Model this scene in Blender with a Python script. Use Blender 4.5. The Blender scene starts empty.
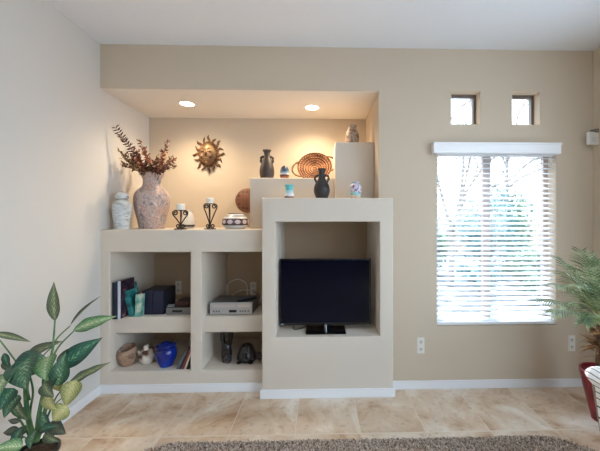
import bpy, bmesh, math, random
from mathutils import Vector, Matrix
PI = math.pi
scn = bpy.context.scene
COL = scn.collection
rnd = random.Random(7)

# ------------------------------------------------------------------ camera constants
F, U0, V0, H, D = 318.0, 328.5, 220.0, 1.337, 2.5
TH = math.atan(0.0268)
CAM = Vector((0, -D, H))

def P(u, v, y):
    """world point on the plane y seen at picture position u,v (used once, to take measurements)"""
    d = Vector((math.sin(TH), math.cos(TH), 0)) + Vector((math.cos(TH), -math.sin(TH), 0)) * ((u - U0) / F) + Vector((0, 0, 1)) * ((V0 - v) / F)
    return CAM + d * ((y + D) / d.y)
def X(u, y=0.0): return P(u, V0, y).x
def Z(u, v, y=0.0): return P(u, v, y).z
def S(px, y): return px * (D + y) / F          # length of px picture units at plane y

# ------------------------------------------------------------------ materials
def srgb(r, g, b):
    def c(x):
        x /= 255.0
        return x / 12.92 if x <= 0.04045 else ((x + 0.055) / 1.055) ** 2.4
    return (c(r), c(g), c(b), 1.0)

def nodes_of(m):
    m.use_nodes = True
    nt = m.node_tree
    return nt, nt.nodes, nt.links, nt.nodes['Principled BSDF']

def M(name, col, rough=0.55, metal=0.0, spec=0.5):
    m = bpy.data.materials.new(name)
    nt, N, L, b = nodes_of(m)
    b.inputs['Base Color'].default_value = col
    b.inputs['Roughness'].default_value = rough
    b.inputs['Metallic'].default_value = metal
    b.inputs['Specular IOR Level'].default_value = spec
    return m

def ramp(N, stops, const=False):
    r = N.new('ShaderNodeValToRGB')
    cr = r.color_ramp
    if const: cr.interpolation = 'CONSTANT'
    while len(cr.elements) < len(stops): cr.elements.new(0.5)
    for e, (p, c) in zip(cr.elements, stops):
        e.position = p; e.color = c
    return r

def coords(N, L, kind='Object', scale=(1, 1, 1)):
    t = N.new('ShaderNodeTexCoord'); mp = N.new('ShaderNodeMapping')
    mp.inputs['Scale'].default_value = scale
    L.new(t.outputs[kind], mp.inputs['Vector'])
    return mp.outputs['Vector']

def add_bump(N, L, b, h, strength, dist=0.01):
    bp = N.new('ShaderNodeBump'); bp.inputs['Strength'].default_value = strength
    bp.inputs['Distance'].default_value = dist
    L.new(h, bp.inputs['Height']); L.new(bp.outputs['Normal'], b.inputs['Normal'])

def M_noise(name, stops, scale=10, rough=0.55, detail=4, bump=0, metal=0, spec=0.5, stretch=(1, 1, 1), kind='Object', bdist=0.01):
    m = M(name, stops[0][1], rough, metal, spec)
    nt, N, L, b = nodes_of(m)
    n = N.new('ShaderNodeTexNoise'); n.inputs['Scale'].default_value = scale; n.inputs['Detail'].default_value = detail
    L.new(coords(N, L, kind, stretch), n.inputs['Vector'])
    r = ramp(N, stops)
    L.new(n.outputs['Fac'], r.inputs['Fac']); L.new(r.outputs['Color'], b.inputs['Base Color'])
    if bump: add_bump(N, L, b, n.outputs['Fac'], bump, bdist)
    return m

def M_bands(name, stops, rough=0.4, distort=0.03, nscale=8, const=True, spec=0.5, metal=0):
    m = M(name, stops[0][1], rough, metal, spec)
    nt, N, L, b = nodes_of(m)
    v = coords(N, L, 'Generated')
    s = N.new('ShaderNodeSeparateXYZ'); L.new(v, s.inputs[0])
    n = N.new('ShaderNodeTexNoise'); n.inputs['Scale'].default_value = nscale
    L.new(v, n.inputs['Vector'])
    a = N.new('ShaderNodeMath'); a.operation = 'MULTIPLY_ADD'
    a.inputs[1].default_value = distort * 2
    L.new(n.outputs['Fac'], a.inputs[0]); L.new(s.outputs['Z'], a.inputs[2])
    a2 = N.new('ShaderNodeMath'); a2.operation = 'SUBTRACT'; a2.inputs[1].default_value = distort
    L.new(a.outputs[0], a2.inputs[0])
    r = ramp(N, stops, const)
    L.new(a2.outputs[0], r.inputs['Fac']); L.new(r.outputs['Color'], b.inputs['Base Color'])
    return m

def M_emit(name, col, s):
    m = M(name, col); nt, N, L, b = nodes_of(m)
    b.inputs['Emission Color'].default_value = col; b.inputs['Emission Strength'].default_value = s
    return m

def M_paint(name, col, bump=0.10):
    m = M(name, col, 0.75, 0, 0.25)
    nt, N, L, b = nodes_of(m)
    v = coords(N, L)
    n = N.new('ShaderNodeTexNoise'); n.inputs['Scale'].default_value = 45; n.inputs['Detail'].default_value = 3
    L.new(v, n.inputs['Vector'])
    add_bump(N, L, b, n.outputs['Fac'], bump, 0.004)
    return m

WALL = M_paint('tan_wall_paint', srgb(206, 190, 169))
UNIT = M_paint('built_in_cool_lit_paint', srgb(214, 203, 189))  # same paint as the walls; cool daylight on it is mixed into the colour
CEIL = M_paint('ceiling_paint', srgb(232, 234, 238))
NICHE_CEIL = CEIL
WHITE = M('white_trim_paint', srgb(236, 236, 238), 0.4)
BLIND = M('white_blind_vinyl', srgb(244, 245, 247), 0.45)
FRAME = M('tan_window_frame', srgb(176, 164, 158), 0.5)
PLATE = M('outlet_plastic', srgb(232, 228, 218), 0.4)
SLOT = M('dark_slot', srgb(70, 62, 56), 0.5)
BLACK = M('black_plastic', srgb(18, 18, 20), 0.35)

def m_glass():
    m = bpy.data.materials.new('window_glass'); m.use_nodes = True
    nt = m.node_tree; N, L = nt.nodes, nt.links
    N.remove(N['Principled BSDF'])
    t = N.new('ShaderNodeBsdfTransparent'); g = N.new('ShaderNodeBsdfGlossy'); g.inputs['Roughness'].default_value = 0.02
    t.inputs['Color'].default_value = (0.95, 0.97, 0.98, 1)
    mx = N.new('ShaderNodeMixShader'); mx.inputs[0].default_value = 0.05
    L.new(t.outputs[0], mx.inputs[1]); L.new(g.outputs[0], mx.inputs[2]); L.new(mx.outputs[0], N['Material Output'].inputs['Surface'])
    return m
GLASS = m_glass()

def m_floor():
    m = M('travertine_tile', srgb(196, 172, 148), 0.38)
    nt, N, L, b = nodes_of(m)
    v = coords(N, L)
    s = N.new('ShaderNodeSeparateXYZ'); L.new(v, s.inputs[0])
    def line(sock, off, per, wid):
        a = N.new('ShaderNodeMath'); a.operation = 'ADD'; a.inputs[1].default_value = -off + 40 * per
        L.new(sock, a.inputs[0])
        d = N.new('ShaderNodeMath'); d.operation = 'PINGPONG'; d.inputs[1].default_value = per / 2
        L.new(a.outputs[0], d.inputs[0])
        c = N.new('ShaderNodeMath'); c.operation = 'LESS_THAN'; c.inputs[1].default_value = wid
        L.new(d.outputs[0], c.inputs[0])
        return c.outputs[0], a.outputs[0], per
    lx, ax, px = line(s.outputs['X'], -0.156, 0.412, 0.0022)
    ly, ay, py = line(s.outputs['Y'], -0.513, 0.55, 0.004)
    mx = N.new('ShaderNodeMath'); mx.operation = 'MAXIMUM'; L.new(lx, mx.inputs[0]); L.new(ly, mx.inputs[1])
    # random shift per tile
    def cell(a, per):
        q = N.new('ShaderNodeMath'); q.operation = 'DIVIDE'; q.inputs[1].default_value = per; L.new(a, q.inputs[0])
        f = N.new('ShaderNodeMath'); f.operation = 'FLOOR'; L.new(q.outputs[0], f.inputs[0]); return f.outputs[0]
    cb = N.new('ShaderNodeCombineXYZ'); L.new(cell(ax, px), cb.inputs[0]); L.new(cell(ay, py), cb.inputs[1])
    wn = N.new('ShaderNodeTexWhiteNoise'); L.new(cb.outputs[0], wn.inputs['Vector'])
    sc = N.new('ShaderNodeVectorMath'); sc.operation = 'SCALE'; sc.inputs['Scale'].default_value = 3.0
    L.new(wn.outputs['Color'], sc.inputs[0])
    ad = N.new('ShaderNodeVectorMath'); L.new(v, ad.inputs[0]); L.new(sc.outputs[0], ad.inputs[1])
    n1 = N.new('ShaderNodeTexNoise'); n1.inputs['Scale'].default_value = 2.4; n1.inputs['Detail'].default_value = 8
    n1.inputs['Roughness'].default_value = 0.62; n1.inputs['Distortion'].default_value = 1.2
    L.new(ad.outputs[0], n1.inputs['Vector'])
    r1 = ramp(N, [(0.32, srgb(184, 142, 106)), (0.44, srgb(214, 186, 156)), (0.54, srgb(224, 204, 180)), (0.66, srgb(238, 224, 208))])
    L.new(n1.outputs['Fac'], r1.inputs['Fac'])
    n2 = N.new('ShaderNodeTexNoise'); n2.inputs['Scale'].default_value = 26; n2.inputs['Detail'].default_value = 6
    L.new(ad.outputs[0], n2.inputs['Vector'])
    r2 = ramp(N, [(0.30, srgb(176, 150, 128)), (0.44, (1, 1, 1, 1))])
    L.new(n2.outputs['Fac'], r2.inputs['Fac'])
    mu = N.new('ShaderNodeMix'); mu.data_type = 'RGBA'; mu.blend_type = 'MULTIPLY'; mu.inputs['Factor'].default_value = 0.35
    L.new(r1.outputs['Color'], mu.inputs['A']); L.new(r2.outputs['Color'], mu.inputs['B'])
    g = N.new('ShaderNodeMix'); g.data_type = 'RGBA'; g.inputs['B'].default_value = srgb(228, 214, 196)
    L.new(mx.outputs[0], g.inputs['Factor']); L.new(mu.outputs['Result'], g.inputs['A'])
    L.new(g.outputs['Result'], b.inputs['Base Color'])
    return m
FLOOR = m_floor()

def m_slat():
    m = M('translucent_slat_vinyl', srgb(246, 247, 250), 0.45); nt, N, L, b = nodes_of(m)
    t = N.new('ShaderNodeBsdfTranslucent'); t.inputs['Color'].default_value = srgb(246, 248, 252)
    mx = N.new('ShaderNodeMixShader'); mx.inputs[0].default_value = 0.35
    L.new(b.outputs[0], mx.inputs[1]); L.new(t.outputs[0], mx.inputs[2]); L.new(mx.outputs[0], N['Material Output'].inputs['Surface'])
    return m
SLATM = m_slat()

# ------------------------------------------------------------------ mesh helpers
def merge(bm, t):
    me = bpy.data.meshes.new('tmp'); t.to_mesh(me); t.free(); bm.from_mesh(me); bpy.data.meshes.remove(me)

def box(bm, x0, x1, y0, y1, z0, z1, bev=0.0, seg=2, mat=None):
    t = bmesh.new()
    bmesh.ops.create_cube(t, size=1)
    for v in t.verts:
        v.co = Vector(((x0 + x1) / 2 + v.co.x * (x1 - x0), (y0 + y1) / 2 + v.co.y * (y1 - y0), (z0 + z1) / 2 + v.co.z * (z1 - z0)))
    if bev: bmesh.ops.bevel(t, geom=t.edges[:], offset=bev, segments=seg, affect='EDGES', profile=0.5)
    if mat: t.transform(mat)
    merge(bm, t); return bm

def tube(bm, pts, r, n=8, closed=False, cap=True):
    pts = [Vector(p) for p in pts]; k = len(pts)
    rs = r if isinstance(r, (list, tuple)) else [r] * k
    rings = []; prev = None
    for i, p in enumerate(pts):
        if closed: t = pts[(i + 1) % k] - pts[i - 1]
        else: t = pts[min(i + 1, k - 1)] - pts[max(i - 1, 0)]
        t = t.normalized() if t.length > 1e-9 else Vector((0, 0, 1))
        if prev is None:
            a = Vector((0, 0, 1)) if abs(t.z) < 0.9 else Vector((1, 0, 0))
            nn = t.cross(a).normalized()
        else:
            nn = (prev - t * prev.dot(t))
            nn = nn.normalized() if nn.length > 1e-9 else t.orthogonal().normalized()
        prev = nn; bb = t.cross(nn)
        rings.append([bm.verts.new(p + (nn * math.cos(2 * PI * j / n) + bb * math.sin(2 * PI * j / n)) * rs[i]) for j in range(n)])
    for i in range(k if closed else k - 1):
        A, B = rings[i], rings[(i + 1) % k]
        for j in range(n): bm.faces.new((A[j], A[(j + 1) % n], B[(j + 1) % n], B[j]))
    if cap and not closed:
        bm.faces.new(rings[0][::-1]); bm.faces.new(rings[-1])
    return bm

def smooth_prof(prof, sub=4):
    """Catmull-Rom through profile points"""
    out = []
    n = len(prof)
    for i in range(n - 1):
        p0, p1, p2, p3 = prof[max(i - 1, 0)], prof[i], prof[i + 1], prof[min(i + 2, n - 1)]
        for s in range(sub):
            t = s / sub
            out.append(tuple(0.5 * (2 * b + (c - a) * t + (2 * a - 5 * b + 4 * c - d) * t * t + (-a + 3 * b - 3 * c + d) * t ** 3) for a, b, c, d in zip(p0, p1, p2, p3)))
    out.append(tuple(prof[-1])); return out

def lathe(bm, prof, n=36, c=(0, 0, 0), sx=1, sy=1, mat=None):
    t = bmesh.new(); rings = []
    for r, z in prof:
        if r < 1e-5: rings.append([t.verts.new((c[0], c[1], c[2] + z))])
        else: rings.append([t.verts.new((c[0] + r * sx * math.cos(2 * PI * j / n), c[1] + r * sy * math.sin(2 * PI * j / n), c[2] + z)) for j in range(n)])
    for A, B in zip(rings, rings[1:]):
        for j in range(n):
            k = (j + 1) % n
            if len(A) == 1 and len(B) == 1: continue
            if len(A) == 1: t.faces.new((A[0], B[k], B[j]))
            elif len(B) == 1: t.faces.new((A[j], A[k], B[0]))
            else: t.faces.new((A[j], A[k], B[k], B[j]))
    bmesh.ops.recalc_face_normals(t, faces=t.faces[:])
    if mat: t.transform(mat)
    merge(bm, t); return bm

def ball(bm, c, rx, ry, rz, u=20, v=12, mat=None):
    t = bmesh.new(); bmesh.ops.create_uvsphere(t, u_segments=u, v_segments=v, radius=1)
    for w in t.verts: w.co = Vector((w.co.x * rx, w.co.y * ry, w.co.z * rz))
    if mat: t.transform(mat)
    for w in t.verts: w.co += Vector(c)
    merge(bm, t); return bm

def grid(bm, rows, uv=True, closed=False):
    lay = bm.loops.layers.uv.verify()
    V = [[bm.verts.new(p) for p in r] for r in rows]
    a, b = len(V), len(V[0])
    for i in range(a - 1):
        for j in range(b - 1):
            f = bm.faces.new((V[i][j], V[i][j + 1], V[i + 1][j + 1], V[i + 1][j]))
            for l, (ii, jj) in zip(f.loops, ((i, j), (i, j + 1), (i + 1, j + 1), (i + 1, j))):
                l[lay].uv = (jj / (b - 1), ii / (a - 1))
    return bm

def obj(name, bm, m, parent=None, smooth=False, world=False, angle=40):
    if world and parent is not None: bm.transform(Matrix.Translation(-parent_loc(parent)))
    me = bpy.data.meshes.new(name); bm.normal_update(); bm.to_mesh(me); bm.free()
    o = bpy.data.objects.new(name, me); COL.objects.link(o)
    if m: me.materials.append(m)
    if smooth:
        for p in me.polygons: p.use_smooth = True
        try: me.set_sharp_from_angle(angle=math.radians(angle))
        except Exception: pass
    if parent: o.parent = parent
    return o
def parent_loc(p):
    v = Vector(p.location)
    while p.parent: p = p.parent; v += p.location
    return v

def tag(o, label, cat, group=None, kind=None):
    o['label'] = label; o['category'] = cat
    if group: o['group'] = group
    if kind: o['kind'] = kind
    return o
def thing(name, label, cat, loc=(0, 0, 0), rotz=0, group=None):
    o = bpy.data.objects.new(name, None); o.empty_display_size = 0.05; COL.objects.link(o)
    o.location = loc; o.rotation_euler = (0, 0, rotz)
    return tag(o, label, cat, group)
def struct(name, bm, m, parent=None, **k):
    o = obj(name, bm, m, parent, **k)
    if not parent: o['kind'] = 'structure'
    return o
def dup(root, loc, label=None, rotz=None):
    r = root.copy(); COL.objects.link(r); r.location = loc
    if rotz is not None: r.rotation_euler = (0, 0, rotz)
    if label: r['label'] = label
    for ch in list(root.children):
        c = ch.copy(); COL.objects.link(c); c.parent = r
        for g in list(ch.children):
            d = g.copy(); COL.objects.link(d); d.parent = c
    return r

def voxel(xs, ys, zs, solid, bev=0.0, skip=None):
    """one closed solid from box cells, convex edges rounded"""
    bm = bmesh.new(); vs = {}
    nx, ny, nz = len(xs) - 1, len(ys) - 1, len(zs) - 1
    def sol(i, j, k):
        if not (0 <= i < nx and 0 <= j < ny and 0 <= k < nz): return False
        return solid((xs[i] + xs[i + 1]) / 2, (ys[j] + ys[j + 1]) / 2, (zs[k] + zs[k + 1]) / 2)
    def V(i, j, k):
        if (i, j, k) not in vs: vs[(i, j, k)] = bm.verts.new((xs[i], ys[j], zs[k]))
        return vs[(i, j, k)]
    for i in range(nx):
        for j in range(ny):
            for k in range(nz):
                if not sol(i, j, k): continue
                q = [((-1, 0, 0), [(0, 0, 0), (0, 0, 1), (0, 1, 1), (0, 1, 0)]), ((1, 0, 0), [(1, 0, 0), (1, 1, 0), (1, 1, 1), (1, 0, 1)]),
                     ((0, -1, 0), [(0, 0, 0), (1, 0, 0), (1, 0, 1), (0, 0, 1)]), ((0, 1, 0), [(0, 1, 0), (0, 1, 1), (1, 1, 1), (1, 1, 0)]),
                     ((0, 0, -1), [(0, 0, 0), (0, 1, 0), (1, 1, 0), (1, 0, 0)]), ((0, 0, 1), [(0, 0, 1), (1, 0, 1), (1, 1, 1), (0, 1, 1)])]
                for d, c in q:
                    if not sol(i + d[0], j + d[1], k + d[2]):
                        bm.faces.new([V(i + a, j + b, k + e) for a, b, e in c])
    bm.normal_update()
    bmesh.ops.dissolve_limit(bm, angle_limit=0.01, verts=bm.verts[:], edges=bm.edges[:])
    if bev:
        bm.normal_update()
        es = []
        for e in bm.edges:
            if len(e.link_faces) == 2 and e.calc_face_angle_signed(0) > 0.5 and (skip is None or not skip((e.verts[0].co + e.verts[1].co) / 2)): es.append(e)
        bmesh.ops.bevel(bm, geom=es, offset=bev, segments=3, affect='EDGES', profile=0.5, clamp_overlap=True)
    return bm

# ------------------------------------------------------------------ room shell
XL, XR = X(100.2), X(593)
ZC = 2.695
NB = 0.705                                # niche back plane
NR = X(378.6)                             # niche right side
NCZ = Z(240, 89.3)                        # niche ceiling height
YB = -6.0
Wx0, Wx1, Wz0, Wz1 = X(437), X(556), Z(500, 325.5), Z(500, 149)
sw = [(X(451.5), X(480.5)), (X(512.5), X(540))]
sz0, sz1 = Z(470, 124.0), Z(470, 91.0)
xs = sorted({XL, NR, NR + 0.12, XR, Wx0, Wx1, sw[0][0], sw[0][1], sw[1][0], sw[1][1]})
zs = [0, Wz0, NCZ, Wz1, sz0, sz1, ZC] 
zs = sorted(set(zs))
def wsolid(x, y, z):
    if x < NR + 0.12 and y > 0.14 or x < NR:
        if x > NR: return True
        if y > NB: return True
        return z > NCZ
    if y > 0.14: return False
    if Wx0 < x < Wx1 and Wz0 < z < Wz1: return False
    for a, b in sw:
        if a < x < b and sz0 < z < sz1: return False
    return True
bm = voxel(xs, [0, 0.14, NB, 0.8], zs, wsolid, 0.012, lambda c: c.y > 0.1 or c.z < 0.01 or c.z > ZC - 0.01 or c.x < XL + 0.001 or c.x > XR - 0.001)
struct('wall_back', bm, WALL, smooth=True)
# niche ceiling skim (paler paint than the wall)
bm = bmesh.new(); box(bm, XL, NR, 0.012, NB, NCZ - 0.003, NCZ)
struct('ceiling_alcove', bm, M_paint('alcove_ceiling_paint', srgb(228, 222, 214)))
LEFT_LIT = M_paint('left_wall_lit_paint', srgb(214, 210, 204))  # wall paint lightened and cooled, daylight on this side put into the colour
bm = bmesh.new(); box(bm, XL - 0.14, XL, YB, 0.8, 0, ZC); struct('wall_left', bm, LEFT_LIT)
bm = voxel([XR, XR + 0.14], [YB, -4.4, -0.95, 0.14], [0, 2.4, ZC], lambda x, y, z: not (-4.4 < y < -0.95 and z < 2.4))
struct('wall_right', bm, WALL)
bm = voxel([XL - 0.14, 1.15, XR - 0.1, XR + 0.14], [YB - 0.14, YB], [0, 0.9, 2.25, ZC],
           lambda x, y, z: not (1.15 < x < XR - 0.1 and 0.9 < z < 2.25))
struct('wall_front', bm, M_noise('bounce_cutting_brown', [(0.4, srgb(92, 72, 56)), (0.6, srgb(122, 98, 78))], 4, 0.5, stretch=(6, 6, 0.6)))  # unseen rear wall; its dark brown is made up to cut bounce light
bm = bmesh.new(); box(bm, XL - 0.14, XR + 0.14, YB - 0.14, 0.8, -0.1, 0); struct('floor', bm, FLOOR)
bm = bmesh.new(); box(bm, XL - 0.14, XR + 0.14, YB - 0.14, 0.14, ZC, ZC + 0.12); box(bm, XL - 0.14, NR + 0.12, 0.14, 0.8, ZC, ZC + 0.12); struct('ceiling', bm, CEIL)
# baseboards
TX0, TX1, TY = X(261.8, -0.105), X(393.3, -0.105), -0.105
BBH = 0.068
def base(name, x0, x1, y0, y1, parent=None):
    b = bmesh.new(); box(b, x0, x1, y0, y1, 0, BBH, 0.004)
    return struct(name, b, WHITE, parent)
base('baseboard_back', TX1 + 0.012, XR, -0.013, 0)
base('baseboard_left', XL, XL + 0.013, YB, -0.013)
base('baseboard_right', XR - 0.013, XR, -0.9, -0.013)
# patio door on the right wall, behind the camera
bm = bmesh.new()
for y0, y1 in ((-4.4, -4.34), (-2.71, -2.64), (-1.01, -0.95)): box(bm, XR + 0.04, XR + 0.10, y0, y1, 0, 2.4)
box(bm, XR + 0.04, XR + 0.10, -4.34, -1.01, 0, 0.05); box(bm, XR + 0.04, XR + 0.10, -4.34, -1.01, 2.35, 2.4)
d1 = struct('door_1', bm, FRAME)
for y0, y1 in ((-4.34, -2.71), (-2.64, -1.01)):
    bm = bmesh.new(); box(bm, XR + 0.067, XR + 0.073, y0, y1, 0.05, 2.35); obj('pane', bm, GLASS, d1)
# windows
FRAMED = M('brown_window_frame', srgb(112, 98, 90), 0.5)
def window(name, x0, x1, z0, z1, fw, mull=None, yf=0.09):
    bm = bmesh.new()
    yb_ = yf + 0.036
    box(bm, x0, x0 + fw, yf, yb_, z0, z1); box(bm, x1 - fw, x1, yf, yb_, z0, z1)
    box(bm, x0 + fw, x1 - fw, yf, yb_, z0, z0 + fw); box(bm, x0 + fw, x1 - fw, yf, yb_, z1 - fw, z1)
    if mull: box(bm, mull[0], mull[1], yf, yb_, z0 + fw, z1 - fw)
    w = struct(name, bm, FRAME if mull else FRAMED)
    cuts = [(x0 + fw, x1 - fw)] if not mull else [(x0 + fw, mull[0]), (mull[1], x1 - fw)]
    for a, b in cuts:
        bm = bmesh.new(); box(bm, a, b, yf + 0.018, yf + 0.023, z0 + fw, z1 - fw); obj('pane', bm, GLASS, w)
    return w
window('window_1', Wx0, Wx1, Wz0, Wz1, 0.04, (X(483, 0.09), X(490.5, 0.09)))
window('window_2', sw[0][0], sw[0][1], sz0, sz1, 0.022, yf=0.075)
window('window_3', sw[1][0], sw[1][1], sz0, sz1, 0.022, yf=0.075)

# ------------------------------------------------------------------ built-in media unit
UZ = Z(180, 229.6)
c1 = (X(109.5), X(190.2)); c2 = (X(201.6), TX0)
czt, ct_, cb_, cf_ = Z(180, 252.2), Z(150, 316.8, 0.075), Z(150, 333.2, 0.075), Z(150, 371.3)
SLAB = 0.075
def usolid(x, y, z):
    for a, b in (c1, c2):
        if a < x < b and cf_ < z < czt:
            if cb_ < z < ct_ and y > SLAB: return True
            return y > NB - 0.03
    return True
bm = voxel([XL, c1[0], c1[1], c2[0], c2[1]], [0, SLAB, NB - 0.03, NB], [0, cf_, cb_, ct_, czt, UZ], usolid, 0.010,
           lambda c: c.y > NB - 0.04 or c.z < 0.01 or c.x < XL + 0.001 or c.x > TX0 - 0.001)
unit = thing('shelf_unit', 'low built-in plaster shelf with four open cubbies beside the television tower', 'shelf', (XL, 0, 0))
obj('carcass', bm, UNIT, unit, smooth=True, world=True)
bm = bmesh.new(); box(bm, XL + 0.0, TX0 - 0.013, -0.013, 0, 0, BBH, 0.004); obj('baseboard', bm, WHITE, unit, world=True)
# television tower
n0, n1 = X(275.6, TY), X(379.8, TY)
nzb, nzt = Z(327, 336.8, TY), Z(327, 221.8, TY)
TZ = Z(327, 197.8, TY)
TNB = 0.55
def tsolid(x, y, z):
    if x > NR and y > 0: return False
    return not (n0 < x < n1 and nzb < z < nzt and y < TNB)
bm = voxel([TX0, n0, n1, NR, TX1], [TY, 0, TNB, NB], [0, nzb, nzt, TZ], tsolid, 0.010, lambda c: c.z < 0.01 or c.y > 0.02 or (c.x > NR and c.y > -0.01))
tower = thing('media_tower', 'built-in plaster tower with a deep square niche holding the television', 'media wall', ((TX0 + TX1) / 2, 0, 0))
obj('carcass', bm, UNIT, tower, smooth=True, world=True)
bm = bmesh.new(); box(bm, TX0 - 0.013, TX1 + 0.013, TY - 0.013, TY, 0, BBH, 0.004)
box(bm, TX1, TX1 + 0.013, TY, 0, 0, BBH, 0.004); box(bm, TX0 - 0.013, TX0, TY, 0, 0, BBH, 0.004)
obj('baseboard', bm, WHITE, tower, world=True)
BACK_SHADE = M_paint('recess_shade_tan', srgb(188, 165, 138))  # deeper tan sheets put the shade of the recesses into the colour
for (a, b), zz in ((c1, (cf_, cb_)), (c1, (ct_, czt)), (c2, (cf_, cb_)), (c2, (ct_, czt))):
    bm = bmesh.new(); box(bm, a, b, NB - 0.033, NB - 0.030, zz[0], zz[1]); obj('back_shade_panel', bm, BACK_SHADE, unit, world=True)
bm = bmesh.new(); box(bm, n0, n1, TNB - 0.003, TNB, nzb, nzt); obj('back_shade_panel', bm, BACK_SHADE, tower, world=True)
# stepped plaster blocks
B1Y, B2Y = 0.26, 0.20
b1x0, b1x1 = X(250, B1Y), X(335, B2Y)
b1z = Z(290, 177.8, B1Y); b2z = Z(355, 142, B2Y)
b2x1 = X(374.2, B2Y)
bm = bmesh.new(); 
bmv = voxel([b1x0, TX0, b1x1], [B1Y, NB], [UZ, TZ, b1z], lambda x, y, z: x < TX0 or z > TZ, 0.009, lambda c: c.y > NB - 0.01 or c.z < TZ + 0.001)
blk = obj('plaster_block', bmv, UNIT, None, smooth=True)
tag(blk, 'wide plaster step block behind the turquoise jar, carrying the dark jug and the basket', 'plaster block')
bm.free()
bmv = voxel([b1x1, b2x1], [B2Y, NB], [TZ, b2z], lambda x, y, z: True, 0.009, lambda c: c.y > NB - 0.01 or c.z < TZ + 0.01)
blk = obj('plaster_block', bmv, UNIT, None, smooth=True)
tag(blk, 'tall plaster pedestal block at the right end of the lit alcove', 'plaster block')

# ------------------------------------------------------------------ recessed lights
TRIM = M('light_trim', srgb(240, 236, 228), 0.4)
LENS = M_emit('warm_lamp_lens', (1.0, 0.86, 0.66, 1), 14)
def downlight(u, v, label):
    y = (ZC and (NCZ - H) * F / (V0 - v)) - D
    loc = (X(u, y), y, NCZ - 0.003)
    t = thing('recessed_light', label, 'ceiling light', loc, 0, 'recessed lights in the alcove ceiling')
    bm = bmesh.new(); lathe(bm, [(0.058, 0), (0.070, -0.001), (0.072, -0.004), (0.066, -0.007), (0.058, -0.006), (0.055, -0.002)], 40); obj('trim_ring', bm, TRIM, t, True)
    bm = bmesh.new(); lathe(bm, [(0, -0.005), (0.035, -0.0045), (0.056, -0.003), (0.056, -0.0005), (0, -0.0005)], 40); obj('lamp_lens', bm, LENS, t, True)
    l = bpy.data.lights.new('downlight_lamp', 'SPOT'); l.energy = 15.5; l.color = (1.0, 0.79, 0.54); l.spot_size = math.radians(150); l.spot_blend = 0.9; l.shadow_soft_size = 0.045
    o = bpy.data.objects.new('downlight_lamp', l); COL.objects.link(o); o.location = (loc[0], loc[1], loc[2] - 0.03)
    o.parent = None
downlight(187, 104.5, 'round recessed downlight in the alcove ceiling above the sun face')
downlight(312, 107, 'round recessed downlight in the alcove ceiling above the woven basket')

# ------------------------------------------------------------------ outlets and sensor
def outlet(u, v, y, label, w=0.058, h=0.125, plugged=False):
    p = P(u, v, y)
    t = thing('wall_outlet', label, 'outlet', (p.x, y, p.z), 0, 'wall outlets')
    bm = bmesh.new(); box(bm, -w / 2, w / 2, -0.006, 0, -h / 2, h / 2, 0.002); obj('cover_plate', bm, PLATE, t)
    for s in (-1, 1):
        bm = bmesh.new(); box(bm, -w * 0.28, w * 0.28, -0.008, -0.005, s * h * 0.23 - h * 0.14, s * h * 0.23 + h * 0.14, 0.0015); so = obj('socket', bm, PLATE, t)
        bm = bmesh.new()
        for q in (-1, 1): box(bm, q * w * 0.12 - 0.002, q * w * 0.12 + 0.002, -0.0088, -0.0075, s * h * 0.23 - 0.006, s * h * 0.23 + 0.012)
        box(bm, -0.003, 0.003, -0.0088, -0.0075, s * h * 0.23 - 0.014, s * h * 0.23 - 0.009)
        obj('slots', bm, SLOT, so)
    return t
outlet(420.7, 345.3, 0, 'cream wall outlet low on the tan wall between tower and window')
outlet(571.3, 343.2, 0, 'cream wall outlet low on the tan wall under the right end of the blind')
outlet(178.6, 287.5, NB - 0.033, 'wall outlet at the back of the book cubby', 0.06, 0.13)
outlet(225.5, 291, NB - 0.033, 'wall outlet at the back left behind the disc player', 0.06, 0.13)
outlet(253.4, 288.5, NB - 0.033, 'wall outlet at the back right behind the disc player', 0.06, 0.13)
# motion sensor high on the right wall / corner
p = P(592.3, 140, 0)
t = thing('motion_sensor', 'small white square alarm sensor in the corner beside the window', 'sensor', (XR, -0.03, p.z))
rot = Matrix.Rotation(math.radians(12), 4, 'Z')
bm = bmesh.new(); box(bm, -0.045, 0.045, -0.03, 0.0, -0.05, 0.05, 0.006, mat=Matrix.Translation((-0.048, 0.0, 0)) @ rot); obj('housing', bm, M('sensor_plastic', srgb(225, 222, 215), 0.4), t)
bm = bmesh.new(); box(bm, -0.03, 0.03, -0.034, -0.028, -0.035, 0.01, 0.003, mat=Matrix.Translation((-0.048, 0.0, 0)) @ rot); obj('lens', bm, M('sensor_lens', srgb(205, 205, 205), 0.3), t)
bm = bmesh.new(); box(bm, -0.03, 0.0, -0.03, 0.03, 0.045, 0.075, 0.004); obj('bracket', bm, M('sensor_bracket', srgb(120, 112, 104), 0.5), t)

# ------------------------------------------------------------------ window blind
vx0, vx1 = X(434, -0.06), X(561.5, -0.06)
vz1, vz0 = Z(497, 142.3, -0.06), Z(497, 153.3, -0.06)
t = thing('window_blind', 'white horizontal slat blind with a valance hanging over the large window', 'blind', ((vx0 + vx1) / 2, 0, Wz0))
bm = bmesh.new(); box(bm, vx0, vx1, -0.06, -0.048, vz0, vz1, 0.003); box(bm, vx0 + 0.001, vx0 + 0.012, -0.05, -0.001, vz0, vz1); box(bm, vx1 - 0.012, vx1 - 0.001, -0.05, -0.001, vz0, vz1)
box(bm, vx0 - 0.004, vx1 + 0.004, -0.066, -0.044, vz1 - 0.018, vz1, 0.004)
obj('valance', bm, BLIND, t, world=True)
sx0, sx1 = Wx0 + 0.004, Wx1 - 0.004
bm = bmesh.new(); box(bm, sx0, sx1, -0.001 + 0.004, 0.05, Wz1 - 0.05, Wz1 - 0.005, 0.003); obj('headrail', bm, BLIND, t, world=True)
bm = bmesh.new()
NS = 33
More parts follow.
